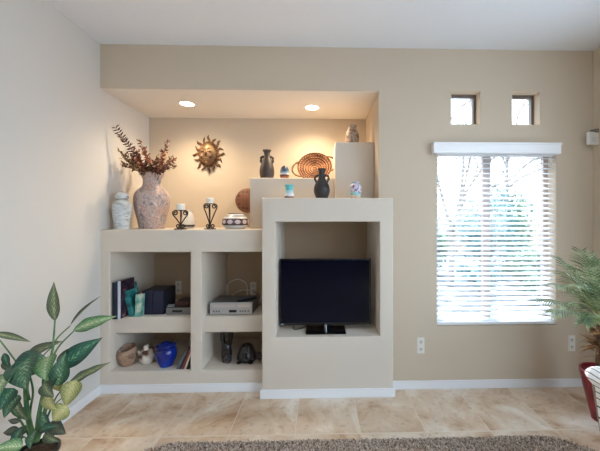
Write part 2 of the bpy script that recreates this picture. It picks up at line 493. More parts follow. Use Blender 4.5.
zt, zb = Wz1 - 0.07, Wz0 + 0.045
tilt = Matrix.Rotation(math.radians(18), 4, 'X')
for i in range(NS):
    zz = zt + (zb - zt) * i / (NS - 1)
    rows = []
    m4 = Matrix.Translation((0, 0.030, zz)) @ tilt
    box(bm, sx0, sx1, -0.023, 0.023, -0.0014, 0.0014, mat=m4)
obj('slats', bm, SLATM, t, world=True)
bm = bmesh.new(); box(bm, sx0, sx1, 0.005, 0.052, Wz0 + 0.006, Wz0 + 0.028, 0.004); obj('bottom_rail', bm, BLIND, t, world=True)
for f in (0.12, 0.5, 0.88):
    bm = bmesh.new()
    xx = sx0 + (sx1 - sx0) * f
    for yy in (0.005, 0.055): tube(bm, [(xx, yy, Wz0 + 0.02), (xx, yy, Wz1 - 0.04)], 0.0009, 5)
    obj('ladder_cord', bm, BLIND, t, world=True)
for u, va, vb in ((445.0, 153, 262), (551.0, 153, 167)):
    bm = bmesh.new(); a = P(u, va, -0.02); b = P(u, vb, -0.02)
    tube(bm, [a, b], 0.0012, 6); pc = obj('pull_cord', bm, BLIND, t, world=True)
    bm = bmesh.new(); lathe(bm, smooth_prof([(0.001, 0.03), (0.005, 0.02), (0.007, 0.004), (0.004, 0), (0, 0)]), 14, b); bm.transform(Matrix.Translation(-Vector(t.location))); obj('tassel', bm, M('cord_tassel', srgb(190, 190, 195), 0.5), pc, True)

# ------------------------------------------------------------------ television
scrm = M('tv_screen_glass', srgb(8, 10, 26), 0.12, 0, 0.14)
tvy = 0.03
tx0, tx1 = X(279.3, tvy), X(371.2, tvy); tz1, tz0 = Z(325, 258.8, tvy), Z(325, 325.2, tvy)
tcx = X(325.5, tvy)
t = thing('television', 'black flat screen television standing in the tower niche', 'television', (tcx, tvy, nzb))
bm = bmesh.new(); box(bm, tx0, tx1, tvy, tvy + 0.035, tz0, tz1, 0.006); obj('cabinet', bm, M('tv_cabinet', srgb(12, 12, 18), 0.25), t, world=True)
bm = bmesh.new(); box(bm, tx0 + 0.014, tx1 - 0.014, tvy - 0.002, tvy + 0.002, tz0 + 0.022, tz1 - 0.012); obj('screen', bm, scrm, t, world=True)
bm = bmesh.new(); box(bm, tx0 + 0.012, tx0 + 0.034, tvy - 0.0022, tvy, tz0 + 0.006, tz0 + 0.013, 0.0008); obj('badge', bm, M('badge_silver', srgb(200, 205, 215), 0.4), t, world=True)
bm = bmesh.new(); tube(bm, [(tcx, tvy + 0.02, nzb + 0.008), (tcx, tvy + 0.02, tz0 + 0.03)], 0.016, 20); obj('stand_neck', bm, M('chrome', srgb(215, 218, 225), 0.18, 1.0), t, True, world=True)
bm = bmesh.new(); box(bm, X(305.5, -0.06), X(346.3, -0.06), -0.062, 0.12, nzb, nzb + 0.013, 0.005); obj('stand_base', bm, M('black_glass', srgb(8, 8, 16), 0.08), t, world=True)
bm = bmesh.new(); a = [P(295, 320, 0.12), P(293, 327, 0.08), P(296, 329.5, 0.05), P(302, 330, 0.08), P(308, 329, 0.15)]
for q in a[1:]: q.z = nzb + 0.004
tube(bm, [tuple(x) for x in smooth_prof([tuple(q) for q in a], 5)], 0.0035, 8); obj('power_cord', bm, BLACK, t, True, world=True)

# ------------------------------------------------------------------ pottery helper
def pot(name, label, cat, u, y, z, prof_px, m, parts=None, n=40, group=None, sub=5, part='body', sx=1, sy=1):
    """prof_px: (half width px, height px) measured at depth y"""
    t = thing(name, label, cat, (X(u, y), y, z), 0, group)
    k = S(1, y)
    bm = bmesh.new(); lathe(bm, [(max(r, 0) * k, h * k) for r, h in smooth_prof(prof_px, sub)], n, sx=sx, sy=sy)
    obj(part, bm, m, t, True)
    return t, k

# blue-grey ginger jar
JAR = M_noise('pale_blue_glaze', [(0.3, srgb(150, 150, 150)), (0.46, srgb(190, 196, 198)), (0.6, srgb(214, 218, 218)), (0.75, srgb(150, 140, 126))], 16, 0.35, 6, 0.2, stretch=(1, 1, 3.5))
t, k = pot('ginger_jar', 'pale blue grey lidded ginger jar beside the left wall', 'jar', 122.2, 0.10, UZ,
           [(0, 0), (6.6, 0), (6.9, 1), (6.8, 5), (8.0, 13), (8.8, 20), (8.0, 25), (5.4, 28.2), (4.8, 29.4), (5.2, 30.2), (4.2, 30), (4.0, 28)], JAR)
bm = bmesh.new(); lathe(bm, [(r * k, h * k) for r, h in smooth_prof([(5.6, 30.0), (6.2, 31), (6.2, 32.6), (5.4, 34.6), (3.6, 36.2), (1.8, 37.0), (1.1, 37.4), (0, 37.6)], 4)], 36); obj('lid', bm, JAR, t, True)

# large vase
def m_vase():
    m = M('crackle_mosaic_glaze', srgb(190, 165, 155), 0.5); nt, N, L, b = nodes_of(m)
    v = coords(N, L)
    n = N.new('ShaderNodeTexNoise'); n.inputs['Scale'].default_value = 22; n.inputs['Detail'].default_value = 8; n.inputs['Distortion'].default_value = 1.0; L.new(v, n.inputs['Vector'])
    r = ramp(N, [(0.30, srgb(120, 112, 118)), (0.42, srgb(158, 146, 146)), (0.50, srgb(196, 176, 168)), (0.58, srgb(178, 136, 124)), (0.66, srgb(212, 202, 194))]); L.new(n.outputs['Fac'], r.inputs['Fac'])
    vo = N.new('ShaderNodeTexVoronoi'); vo.inputs['Scale'].default_value = 34; vo.feature = 'DISTANCE_TO_EDGE'; L.new(v, vo.inputs['Vector'])
    r2 = ramp(N, [(0.0, srgb(225, 214, 205)), (0.05, (1, 1, 1, 1))]); 
    mx = N.new('ShaderNodeMix'); mx.data_type = 'RGBA'; mx.inputs['B'].default_value = srgb(222, 208, 198)
    lt = N.new('ShaderNodeMath'); lt.operation = 'LESS_THAN'; lt.inputs[1].default_value = 0.06; L.new(vo.outputs['Distance'], lt.inputs[0])
    hf = N.new('ShaderNodeMath'); hf.operation = 'MULTIPLY'; hf.inputs[1].default_value = 0.35; L.new(lt.outputs[0], hf.inputs[0])
    L.new(hf.outputs[0], mx.inputs['Factor']); L.new(r.outputs['Color'], mx.inputs['A']); L.new(mx.outputs['Result'], b.inputs['Base Color'])
    add_bump(N, L, b, n.outputs['Fac'], 0.3); return m
VY = 0.27
t, k = pot('urn_vase', 'large mottled pink and grey vase holding dried branches', 'vase', 152, VY, UZ,
           [(0, 0), (11.0, 0), (11.4, 1), (12.6, 8), (15.0, 18), (16.0, 26), (15.4, 33), (12.4, 38), (8.8, 41.5), (7.9, 46), (8.6, 50), (10.8, 53.4), (10.6, 54.4), (9.6, 54), (7.4, 49), (7.2, 44), (6, 38), (0, 34)], m_vase())
VTOP = UZ + 54 * k

# dried arrangement
LM = M_noise('dried_leaf_maroon', [(0.35, srgb(66, 38, 38)), (0.65, srgb(112, 64, 52))], 40, 0.7)
LB = M_noise('dried_leaf_brown', [(0.35, srgb(84, 62, 42)), (0.65, srgb(146, 110, 70))], 40, 0.7)
LR = M_noise('dried_leaf_rust', [(0.35, srgb(112, 60, 44)), (0.65, srgb(164, 104, 72))], 40, 0.7)
STEM = M('dried_stem', srgb(84, 58, 40), 0.8)
def leaflet(bm, base, d, nrm, ln, w):
    d = d.normalized(); s = d.cross(nrm).normalized(); up = s.cross(d)
    pts = []
    for a in (0, 0.3, 0.65, 1.0):
        ww = w * (0.12, 1.0, 0.75, 0.05)[(0, 0.3, 0.65, 1.0).index(a)]
        c = base + d * ln * a + up * ln * 0.15 * math.sin(a * PI)
        pts.append([c - s * ww / 2, c + up * ww * 0.12 * -1, c + s * ww / 2])
    grid(bm, pts)
def rv(): return Vector((rnd.uniform(-1, 1), rnd.uniform(-1, 1), rnd.uniform(-1, 1)))
mouth = Vector((X(152, VY), VY, VTOP - 0.01))
arr = thing('dried_branches', 'spray of dried maroon and brown leafy branches in the large vase', 'dried flowers', tuple(mouth))
stems = bmesh.new(); leaves = {id(LM): (LM, bmesh.new()), id(LB): (LB, bmesh.new()), id(LR): (LR, bmesh.new())}
def spray(u, v, dy, m, nl, ln, paired=False, w=0.5):
    v = min(v, 168) - 2 * (v > 160)
    tip = P(u, v, VY + dy)
    st = mouth + Vector((rnd.uniform(-.05, .05), rnd.uniform(-.04, .04), -0.06))
    mid = st.lerp(tip, 0.5) + Vector((-(tip.x - st.x) * 0.12, 0, 0.03))
    pts = []
    for i in range(13):
        a = i / 12; pts.append(st * (1 - a) ** 2 + mid * 2 * a * (1 - a) + tip * a * a)
    tube(stems, pts, [0.0028 * (1 - 0.6 * i / 12) for i in range(13)], 5)
    bmL = leaves[id(m)][1]
    for i in range(nl):
        a = 0.36 + 0.64 * i / max(nl - 1, 1)
        j = min(int(a * 12), 11); p = pts[j].lerp(pts[j + 1], a * 12 - j); d = (pts[j + 1] - pts[j]).normalized()
        if paired:
            side = d.cross(Vector((0, 1, 0.2))).normalized()
            for s in (-1, 1): leaflet(bmL, p, side * s * 1.0 + d * 0.35 + rv() * 0.2, (Vector((0, -1, 0)) + rv() * 0.5).normalized(), ln * rnd.uniform(.8, 1.1), ln * w)
        else:
            for q in range(2): leaflet(bmL, p + rv() * 0.012, d * 0.5 + rv(), rv().normalized(), ln * rnd.uniform(.6, 1.15), ln * w)
spray(116, 128, -0.17, LM, 15, 0.042, True, 0.3)
spray(121, 136, -0.12, LM, 12, 0.036, True, 0.3)
for (u, v, dy, m, nl) in [(140, 142, 0.05, LR, 22), (136, 150, -0.05, LR, 20), (143, 153, -0.1, LR, 18), (168, 142, 0.0, LM, 22), (165, 150, 0.1, LR, 20), (175, 161, -0.02, LR, 16), (170, 166, -0.12, LB, 16),
                           (120, 152, -0.14, LB, 22), (124, 159, -0.10, LB, 22), (127, 166, -0.04, LB, 20), (131, 156, -0.12, LM, 22), (134, 170, -0.15, LB, 20), (146, 163, -0.16, LM, 18), (154, 163, -0.05, LR, 18),
                           (158, 158, 0.12, LB, 18), (128, 148, 0.14, LM, 20), (161, 170, -0.14, LR, 16), (139, 166, 0.0, LR, 20), (150, 168, -0.1, LB, 18), (132, 163, 0.0, LM, 20), (142, 170, -0.1, LR, 18), (122, 165, -0.12, LB, 20), (129, 172, -0.18, LM, 18), (176, 168, 0.05, LB, 14), (163, 158, -0.1, LR, 18), (172, 158, 0.1, LB, 18), (136, 160, -0.2, LR, 18), (148, 158, 0.1, LB, 18), (156, 166, -0.2, LM, 18), (133, 174, -0.22, LB, 16), (168, 170, -0.2, LM, 16)]:
    spray(u, v, dy, m, nl, 0.033)
obj('stems', stems, STEM, arr, True, world=True)
for m, b in leaves.values(): obj('dried_leaves', b, m, arr, world=True)

# sun face on the alcove back wall
SUNM = M_noise('aged_copper', [(0.3, srgb(78, 56, 44)), (0.5, srgb(132, 100, 72)), (0.7, srgb(186, 156, 112))], 14, 0.55, 4, 0.2, metal=0.25)
SUND = M_noise('dark_bronze', [(0.3, srgb(76, 54, 46)), (0.52, srgb(124, 90, 64)), (0.7, srgb(176, 142, 92))], 18, 0.5, 4, 0.2, metal=0.4)
sp = P(209, 154.5, NB); kk = S(1, NB)
sun = thing('sun_wall_mask', 'copper sun face ornament hanging on the alcove back wall', 'wall ornament', (sp.x, NB, sp.z))
bm = bmesh.new()
ball(bm, (0, -0.035, 0), 9.2 * kk, 0.06, 10.8 * kk, 36, 20)
ball(bm, (0, -0.10, -0.3 * kk), 1.1 * kk, 0.022, 2.6 * kk)                         # nose
for s in (-1, 1):
    ball(bm, (s * 3.5 * kk, -0.088, 1.7 * kk), 2.3 * kk, 0.012, 1.0 * kk)          # closed lids
    tube(bm, [(s * (1.3 + 4.5 * a) * kk, -0.095 + 0.028 * a * a, (3.4 + 1.2 * math.sin(a * PI)) * kk) for a in [i / 8 for i in range(9)]], 0.0045, 8)
    ball(bm, (s * 4.6 * kk, -0.075, -3.0 * kk), 2.2 * kk, 0.016, 2.0 * kk)
ball(bm, (0, -0.084, -5.0 * kk), 2.5 * kk, 0.014, 0.8 * kk); ball(bm, (0, -0.080, -6.4 * kk), 1.9 * kk, 0.014, 0.8 * kk); ball(bm, (0, -0.068, -8.6 * kk), 2.2 * kk, 0.016, 1.3 * kk)
obj('face', bm, SUNM, sun, True)
bm = bmesh.new(); lathe(bm, [(0, -0.001), (11.2 * kk, -0.001), (11.6 * kk, -0.008), (10.2 * kk, -0.024), (9.0 * kk, -0.02)], 48, mat=Matrix.Scale(1.12, 4, (0, 0, 1)) @ Matrix.Rotation(math.radians(-90), 4, 'X') @ Matrix.Scale(-1, 4, (0, 0, 1)))
for v in bm.verts:
    if v.co.y > 0: v.co.y = -v.co.y
bmesh.ops.recalc_face_normals(bm, faces=bm.faces[:])
obj('collar', bm, SUND, sun, True)
sun.scale = (0.85, 1, 1)
# one flame ray, copied round
def ray_bm(ln, w, ph):
    b = bmesh.new(); rows = []
    for i in range(13):
        a = i / 12; wd = w * (1 - a) ** 0.8 * (0.75 + 0.25 * math.cos(a * 9)) + 0.003
        c = Vector((math.sin(a * 5.2 + ph) * 0.010 * (0.3 + a), 0, 9.5 * kk + ln * a))
        if a > 0.8: c.x += (a - 0.8) * 0.04
        rows.append([c + Vector((-wd, -0.004, 0)), c + Vector((-wd * .5, -0.016, 0)), c + Vector((0, -0.020, 0)), c + Vector((wd * .5, -0.016, 0)), c + Vector((wd, -0.004, 0)), c + Vector((0, -0.003, 0)), c + Vector((-wd, -0.004, 0))])
    grid(b, rows); bmesh.ops.remove_doubles(b, verts=b.verts[:], dist=1e-5); bmesh.ops.recalc_face_normals(b, faces=b.faces[:]); return b
ra = obj('ray', ray_bm(8.4 * kk, 0.030, 0.3), SUND, sun, True); rb = obj('ray', ray_bm(7.0 * kk, 0.026, 2.6), SUND, sun, True)
for i in range(16):
    src = ra if i % 2 == 0 else rb
    o = src if i < 2 else src.copy()
    if i >= 2: COL.objects.link(o); o.parent = sun
    o.rotation_euler = (0, i * 2 * PI / 16, 0); o.scale = (0.95, 1, 1.05)

# candle holders
IRON = M('black_wrought_iron', srgb(36, 28, 26), 0.5, 0.4)
WAX = M('white_wax', srgb(240, 234, 222), 0.5); 
def spiral(c, r0, turns, a0, dirn, n=26):
    return [(c[0] + r0 * (1 - 0.72 * i / n) * math.cos(a0 + dirn * turns * 2 * PI * i / n), c[1] + r0 * (1 - 0.72 * i / n) * math.sin(a0 + dirn * turns * 2 * PI * i / n)) for i in range(n + 1)]
def candle_stand(u, y, hpx, spread, cw, ch, label, clabel, rot):
    k = S(1, y); t = thing('candle_holder', label, 'candle holder', (X(u, y), y, UZ), rot, 'wrought iron candle holders')
    bm = bmesh.new(); lathe(bm, [(0, 0), (5.6 * k, 0), (5.8 * k, 0.4 * k), (5.4 * k, 0.9 * k), (0, 1.0 * k)], 32); obj('base', bm, IRON, t, True)
    for j in range(3):
        bm = bmesh.new()
        top = spiral((spread * k, (hpx - 3.4) * k), 2.7 * k, 1.35, 0.0, 1)     # (radial, z)
        bot = spiral((2.5 * k, 3.4 * k), 2.3 * k, 1.2, PI, 1)
        x_e = (spread + 2.7) * k
        line = bot[::-1] + [(0.3 * k + (x_e - 0.3 * k) * a ** 1.15, 4.6 * k + ((hpx - 4.6) * k - 4.6 * k) * a) for a in (0.08, 0.25, 0.45, 0.65, 0.85, 0.95)] + top
        ang = j * 2 * PI / 3
        tube(bm, [(r * math.cos(ang), r * math.sin(ang), z) for r, z in line], 0.0048, 7)
        obj('scroll_arm', bm, IRON, t, True)
    cz = (hpx - 0.5) * k
    bm = bmesh.new(); lathe(bm, [(0, cz - 0.6 * k), ((cw + .8) * k, cz - 0.5 * k), ((cw + 1.2) * k, cz), ((cw + .4) * k, cz - .1 * k), (0, cz - 0.1 * k)], 28); obj('candle_plate', bm, IRON, t, True)
    bm = bmesh.new(); tube(bm, [(0, 0, 4 * k), (0, 0, cz - 0.4 * k)], 0.004, 8); obj('stem', bm, IRON, t)
    c = thing('candle', clabel, 'candle', (X(u, y), y, UZ + cz - 0.1 * k), 0, 'white pillar candles')
    bm = bmesh.new(); lathe(bm, [(0, 0), (cw * k, 0), (cw * k, (ch - .4) * k), ((cw - .4) * k, ch * k), ((cw - 1) * k, (ch - .5) * k), (0, (ch - .8) * k)], 30); obj('wax', bm, WAX, c, True)
    bm = bmesh.new(); tube(bm, [(0, 0, (ch - .9) * k), (0.001, 0, (ch + .6) * k)], 0.0012, 6); obj('wick', bm, BLACK, c)
candle_stand(180.6, 0.08, 19.5, 5.3, 4.3, 6.2, 'short black scrolled iron candle holder beside the large vase', 'white pillar candle on the short iron holder', math.radians(178))
candle_stand(210.0, 0.08, 26, 4.4, 3.5, 5.6, 'taller black scrolled iron candle holder in front of the bare back wall', 'white pillar candle on the taller iron holder', math.radians(-4))

# white pot behind the short candle
t, k = pot('ceramic_pot', 'small white bell-shaped pot with dark base band behind the short candle holder', 'pot', 188.6, 0.36, UZ,
           [(0, 0), (4.6, 0), (5.0, 0.8), (6.0, 3.2), (6.2, 6.0), (5.6, 10), (4.2, 14), (2.6, 16.4), (2.4, 17.4), (2.8, 18.2), (2.2, 18.2), (1.8, 16.4), (0, 14)],
           M_bands('white_glaze_dark_base', [(0, srgb(196, 190, 182)), (0.10, srgb(58, 48, 50)), (0.20, srgb(232, 226, 216)), (0.9, srgb(225, 218, 206))], 0.3, 0.02))
# painted southwestern bowl
def m_southwest():
    m = M_bands('southwest_painted_glaze', [(0, srgb(214, 214, 212)), (0.24, srgb(60, 48, 54)), (0.32, srgb(96, 74, 76)), (0.60, srgb(60, 50, 58)), (0.66, srgb(214, 208, 204)), (0.78, srgb(150, 146, 150)), (0.86, srgb(226, 222, 216)), (0.96, srgb(70, 60, 58))], 0.35, 0.012)
    nt, N, L, b = nodes_of(m)
    old = b.inputs['Base Color'].links[0].from_socket
    v = coords(N, L, 'Object'); s = N.new('ShaderNodeSeparateXYZ'); L.new(v, s.inputs[0])
    at = N.new('ShaderNodeMath'); at.operation = 'ARCTAN2'; L.new(s.outputs['Y'], at.inputs[0]); L.new(s.outputs['X'], at.inputs[1])
    si = N.new('ShaderNodeMath'); si.operation = 'MULTIPLY'; si.inputs[1].default_value = 11; L.new(at.outputs[0], si.inputs[0])
    co = N.new('ShaderNodeMath'); co.operation = 'COSINE'; L.new(si.outputs[0], co.inputs[0])
    g = N.new('ShaderNodeTexCoord'); gs = N.new('ShaderNodeSeparateXYZ'); L.new(g.outputs['Generated'], gs.inputs[0])
    dz = N.new('ShaderNodeMath'); dz.operation = 'SUBTRACT'; dz.inputs[1].default_value = 0.46; L.new(gs.outputs['Z'], dz.inputs[0])
    ab = N.new('ShaderNodeMath'); ab.operation = 'ABSOLUTE'; L.new(dz.outputs[0], ab.inputs[0])
    ml = N.new('ShaderNodeMath'); ml.operation = 'MULTIPLY_ADD'; ml.inputs[1].default_value = -11; L.new(ab.outputs[0], ml.inputs[0]); L.new(co.outputs[0], ml.inputs[2])
    gt = N.new('ShaderNodeMath'); gt.operation = 'GREATER_THAN'; gt.inputs[1].default_value = -0.9; L.new(ml.outputs[0], gt.inputs[0])
    band = N.new('ShaderNodeMath'); band.operation = 'LESS_THAN'; band.inputs[1].default_value = 0.13; L.new(ab.outputs[0], band.inputs[0])
    an = N.new('ShaderNodeMath'); an.operation = 'MULTIPLY'; L.new(gt.outputs[0], an.inputs[0]); L.new(band.outputs[0], an.inputs[1])
    mx = N.new('ShaderNodeMix'); mx.data_type = 'RGBA'; mx.inputs['B'].default_value = srgb(206, 190, 190)
    L.new(an.outputs[0], mx.inputs['Factor']); L.new(old, mx.inputs['A']); L.new(mx.outputs['Result'], b.inputs['Base Color']); return m
t, k = pot('painted_bowl', 'squat white and brown banded pottery bowl beside the stepped block', 'bowl', 235.4, 0.14, UZ,
           [(0, 0), (8.0, 0), (9.6, 1.0), (12.2, 4), (13.0, 7), (11.6, 10.5), (8.6, 13.6), (7.2, 14.8), (7.4, 15.6), (6.4, 15.5), (6.2, 14), (0, 8)], m_southwest())
# woven disc on the back wall
def m_gourd():
    m = M('carved_gourd', srgb(138, 74, 46), 0.6); nt, N, L, b = nodes_of(m)
    v = coords(N, L, 'Object'); vo = N.new('ShaderNodeTexVoronoi'); vo.inputs['Scale'].default_value = 26; vo.inputs['Randomness'].default_value = 0.15; L.new(v, vo.inputs['Vector'])
    r = ramp(N, [(0.0, srgb(40, 22, 18)), (0.26, srgb(66, 38, 28)), (0.36, srgb(112, 70, 52)), (0.8, srgb(132, 86, 64))]); L.new(vo.outputs['Distance'], r.inputs['Fac']); L.new(r.outputs['Color'], b.inputs['Base Color']); return m
gy = NB - 0.06
gp = P(247.6, 200.6, gy)
bm = bmesh.new(); ball(bm, (0, 0, 0), S(12, gy), 0.058, S(12.1, gy), 40, 24)
o = obj('carved_disc', bm, m_gourd(), None, True); o.location = gp
tag(o, 'round reddish brown dotted disc hanging on the alcove wall above the painted bowl', 'wall ornament')

# dark jugs with twin handles
def urn(name, label, u, y, z, prof, col, handle, rot, hz):
    m = M_noise(name + '_clay_' + str(int(u)), [(0.3, col[0]), (0.7, col[1])], 14, 0.5, 5, 0.15)
    t, k = pot(name, label, 'jug', u, y, z, prof, m)
    t.rotation_euler.z = rot
    for s in (-1, 1):
        bm = bmesh.new(); pts = [(s * r * k, 0, h * k) for r, h in smooth_prof(handle, 5)]
        tube(bm, pts, [1.3 * k * (0.9 + .2 * math.sin(i)) for i in range(len(pts))], 9); obj('handle', bm, m, t, True)
    return t
urn('clay_jug', 'dark brown two-handled clay jug on the wide step block', 267, B1Y + 0.10, b1z,
    [(0, 0), (5.6, 0), (6.4, 1.2), (7.3, 6), (6.9, 11), (5.2, 17), (3.6, 21), (3.0, 23.5), (3.0, 26), (4.2, 28.2), (4.4, 28.8), (3.2, 28.5), (2.2, 26), (0, 22)], (srgb(50, 42, 38), srgb(78, 66, 60)),
    [(4.0, 14.5), (5.2, 16), (5.9, 19), (5.4, 21.5), (4.2, 22.2), (3.0, 21.5)], math.radians(12), 0)
urn('clay_jug', 'black two-handled clay jug on top of the television tower', 321.8, 0.02, TZ,
    [(0, 0), (5.2, 0), (6.0, 1.2), (7.9, 7), (7.6, 12), (5.8, 16.5), (4.2, 19), (3.2, 21.5), (2.8, 25), (3.4, 28.0), (4.3, 29.6), (4.2, 30.2), (3.0, 29.6), (2.2, 26), (0, 22)], (srgb(32, 30, 32), srgb(58, 54, 54)),
    [(5.0, 17), (6.4, 18.5), (6.8, 21), (5.8, 23), (4.0, 23.4), (2.8, 23)], math.radians(-8), 0)

# small pots
t, k = pot('egg_pot', 'small egg-shaped pot with blue, white and terracotta bands left of the basket', 'pot', 284.6, B1Y + 0.06, b1z,
           [(0, 0), (3.6, 0), (4.2, 0.8), (4.7, 4), (4.5, 7.5), (3.4, 10.6), (1.8, 12.4), (0, 13.0)],
           M_bands('blue_banded_glaze', [(0, srgb(150, 84, 56)), (0.2, srgb(84, 54, 46)), (0.28, srgb(216, 222, 226)), (0.42, srgb(120, 150, 176)), (0.55, srgb(58, 78, 104)), (0.8, srgb(36, 48, 66))], 0.35, 0.012))
t, k = pot('turquoise_jar', 'small turquoise and white jar with brown foot on the television tower', 'jar', 289.3, 0.0, TZ,
           [(0, 0), (4.6, 0), (4.9, 0.8), (4.6, 3), (4.0, 6), (3.6, 9), (3.9, 11.5), (4.9, 13.2), (4.6, 13.6), (3.2, 12), (0, 10)],
           M_bands('turquoise_banded_glaze', [(0, srgb(112, 66, 58)), (0.16, srgb(226, 230, 234)), (0.42, srgb(170, 218, 224)), (0.6, srgb(98, 192, 200))], 0.3, 0.04))
def m_pastel():
    m = M_bands('pastel_painted_glaze', [(0, srgb(226, 206, 186)), (0.2, srgb(150, 210, 210)), (0.36, srgb(206, 208, 218)), (0.85, srgb(190, 200, 214))], 0.35, 0.03)
    nt, N, L, b = nodes_of(m); old = b.inputs['Base Color'].links[0].from_socket
    n = N.new('ShaderNodeTexNoise'); n.inputs['Scale'].default_value = 38; n.inputs['Detail'].default_value = 1; L.new(coords(N, L), n.inputs['Vector'])
    r = ramp(N, [(0, srgb(110, 80, 120)), (0.36, srgb(190, 90, 140)), (0.44, (1, 1, 1, 1))]); L.new(n.outputs['Fac'], r.inputs['Fac'])
    mx = N.new('ShaderNodeMix'); mx.data_type = 'RGBA'; mx.blend_type = 'MULTIPLY'; mx.inputs['Factor'].default_value = 0.9
    L.new(old, mx.inputs['A']); L.new(r.outputs['Color'], mx.inputs['B']); L.new(mx.outputs['Result'], b.inputs['Base Color']); return m
t, k = pot('pastel_jar', 'small pastel jar painted pink and aqua, right of the black jug', 'jar', 355.6, 0.0, TZ,
           [(0, 0), (4.2, 0), (4.6, 1), (5.6, 5), (6.2, 9), (5.6, 13), (3.8, 14.6), (3.4, 15.4), (3.8, 16.6), (3.0, 16.6), (2.6, 15), (0, 12)], m_pastel())
t, k = pot('stone_vase', 'mottled tan and brown vase on the tall pedestal block', 'vase', 352.2, B2Y + 0.09, b2z,
           [(0, 0), (5.4, 0), (6.2, 1), (6.9, 6), (6.4, 11), (4.6, 15), (4.0, 16.5), (4.6, 18.6), (4.2, 18.8), (3.2, 17), (0, 13)],
           M_noise('mottled_stone', [(0.32, srgb(84, 68, 62)), (0.45, srgb(134, 110, 94)), (0.55, srgb(176, 156, 138)), (0.68, srgb(116, 100, 92))], 24, 0.5, 5, 0.2))

# woven basket tray
def m_basket():
    m = M('woven_willow', srgb(150, 100, 60), 0.7); nt, N, L, b = nodes_of(m)
    v = coords(N, L, 'Object'); s = N.new('ShaderNodeSeparateXYZ'); L.new(v, s.inputs[0])
    ln = N.new('ShaderNodeVectorMath'); ln.operation = 'LENGTH'
    cb = N.new('ShaderNodeCombineXYZ'); L.new(s.outputs['X'], cb.inputs[0]); L.new(s.outputs['Y'], cb.inputs[1]); L.new(cb.outputs[0], ln.inputs[0])
    at = N.new('ShaderNodeMath'); at.operation = 'ARCTAN2'; L.new(s.outputs['Y'], at.inputs[0]); L.new(s.outputs['X'], at.inputs[1])
    q = N.new('ShaderNodeMath'); q.operation = 'MULTIPLY'; q.inputs[1].default_value = 270; L.new(ln.outputs['Value'], q.inputs[0])
    a1 = N.new('ShaderNodeMath'); a1.operation = 'SINE'; L.new(q.outputs[0], a1.inputs[0])
    ak = N.new('ShaderNodeMath'); ak.operation = 'MULTIPLY'; ak.inputs[1].default_value = 34; L.new(at.outputs[0], ak.inputs[0])
    a2 = N.new('ShaderNodeMath'); a2.operation = 'SINE'; L.new(ak.outputs[0], a2.inputs[0])
    pr = N.new('ShaderNodeMath'); pr.operation = 'MULTIPLY'; L.new(a1.outputs[0], pr.inputs[0]); L.new(a2.outputs[0], pr.inputs[1])
    n = N.new('ShaderNodeTexNoise'); n.inputs['Scale'].default_value = 14; L.new(v, n.inputs['Vector'])
    ad = N.new('ShaderNodeMath'); ad.operation = 'MULTIPLY_ADD'; ad.inputs[1].default_value = 0.36; sm2 = N.new('ShaderNodeMath'); sm2.operation = 'MULTIPLY_ADD'; sm2.inputs[1].default_value = 0.7; L.new(a1.outputs[0], sm2.inputs[0]); L.new(pr.outputs[0], sm2.inputs[2]); L.new(sm2.outputs[0], ad.inputs[0]); L.new(n.outputs['Fac'], ad.inputs[2])
    r = ramp(N, [(0.22, srgb(70, 44, 34)), (0.42, srgb(128, 82, 58)), (0.58, srgb(166, 118, 84)), (0.85, srgb(196, 154, 116))]); L.new(ad.outputs[0], r.inputs['Fac']); L.new(r.outputs['Color'], b.inputs['Base Color'])
    add_bump(N, L, b, a1.outputs[0], 0.5, 0.004); return m
BY = B1Y + 0.25; kb = S(1, BY)
WOV = m_basket(); WIL = M_noise('willow_handle', [(0.35, srgb(92, 62, 42)), (0.65, srgb(146, 106, 72))], 60, 0.7)
bk = thing('woven_basket', 'round coiled woven tray basket with two loop handles leaning on the alcove wall', 'basket', (X(314.5, BY), BY, b1z))
Rr = 16.8 * kb
rotb = Matrix.Translation((0, 0, Rr * 0.885)) @ Matrix.Scale(0.9, 4, (0, 0, 1)) @ Matrix.Rotation(math.radians(-8), 4, 'Y') @ Matrix.Rotation(math.radians(72), 4, 'X')
prof = [(0, -0.05)]
nc = 10
for i in range(nc):
    r0 = Rr * (i + 0.5) / nc; base_z = -0.05 * (1 - ((i + .5) / nc) ** 2.2)
    prof += [(r0 - Rr / nc * .35, base_z - 0.001), (r0, base_z + 0.005), (r0 + Rr / nc * .35, base_z - 0.001)]
prof += [(Rr, 0.004), (Rr + 0.006, 0.0), (Rr, -0.008)]
for i in range(nc - 1, -1, -1): prof.append((Rr * (i + 0.5) / nc, -0.05 * (1 - ((i + .5) / nc) ** 2.2) - 0.010))
prof.append((0, -0.062))
bm = bmesh.new(); lathe(bm, prof, 64); tray = obj('tray', bm, WOV, bk, True); tray.matrix_local = rotb
for a0, hw in ((186, 32), (2, 32)):
    bm = bmesh.new()
    pts = []
    for i in range(13):
        q = i / 12; ang = math.radians(a0 + hw * (q - 0.5) * 2.0); r_ = Rr * 0.98 + Rr * 0.36 * math.sin(q * PI) ** 0.8
        pts.append((r_ * math.cos(ang), r_ * math.sin(ang), 0.01))
    tube(bm, pts, [0.0085 + 0.0015 * math.sin(i * 2.2) for i in range(13)], 9)
    h = obj('handle', bm, WIL, bk, True); h.matrix_local = rotb

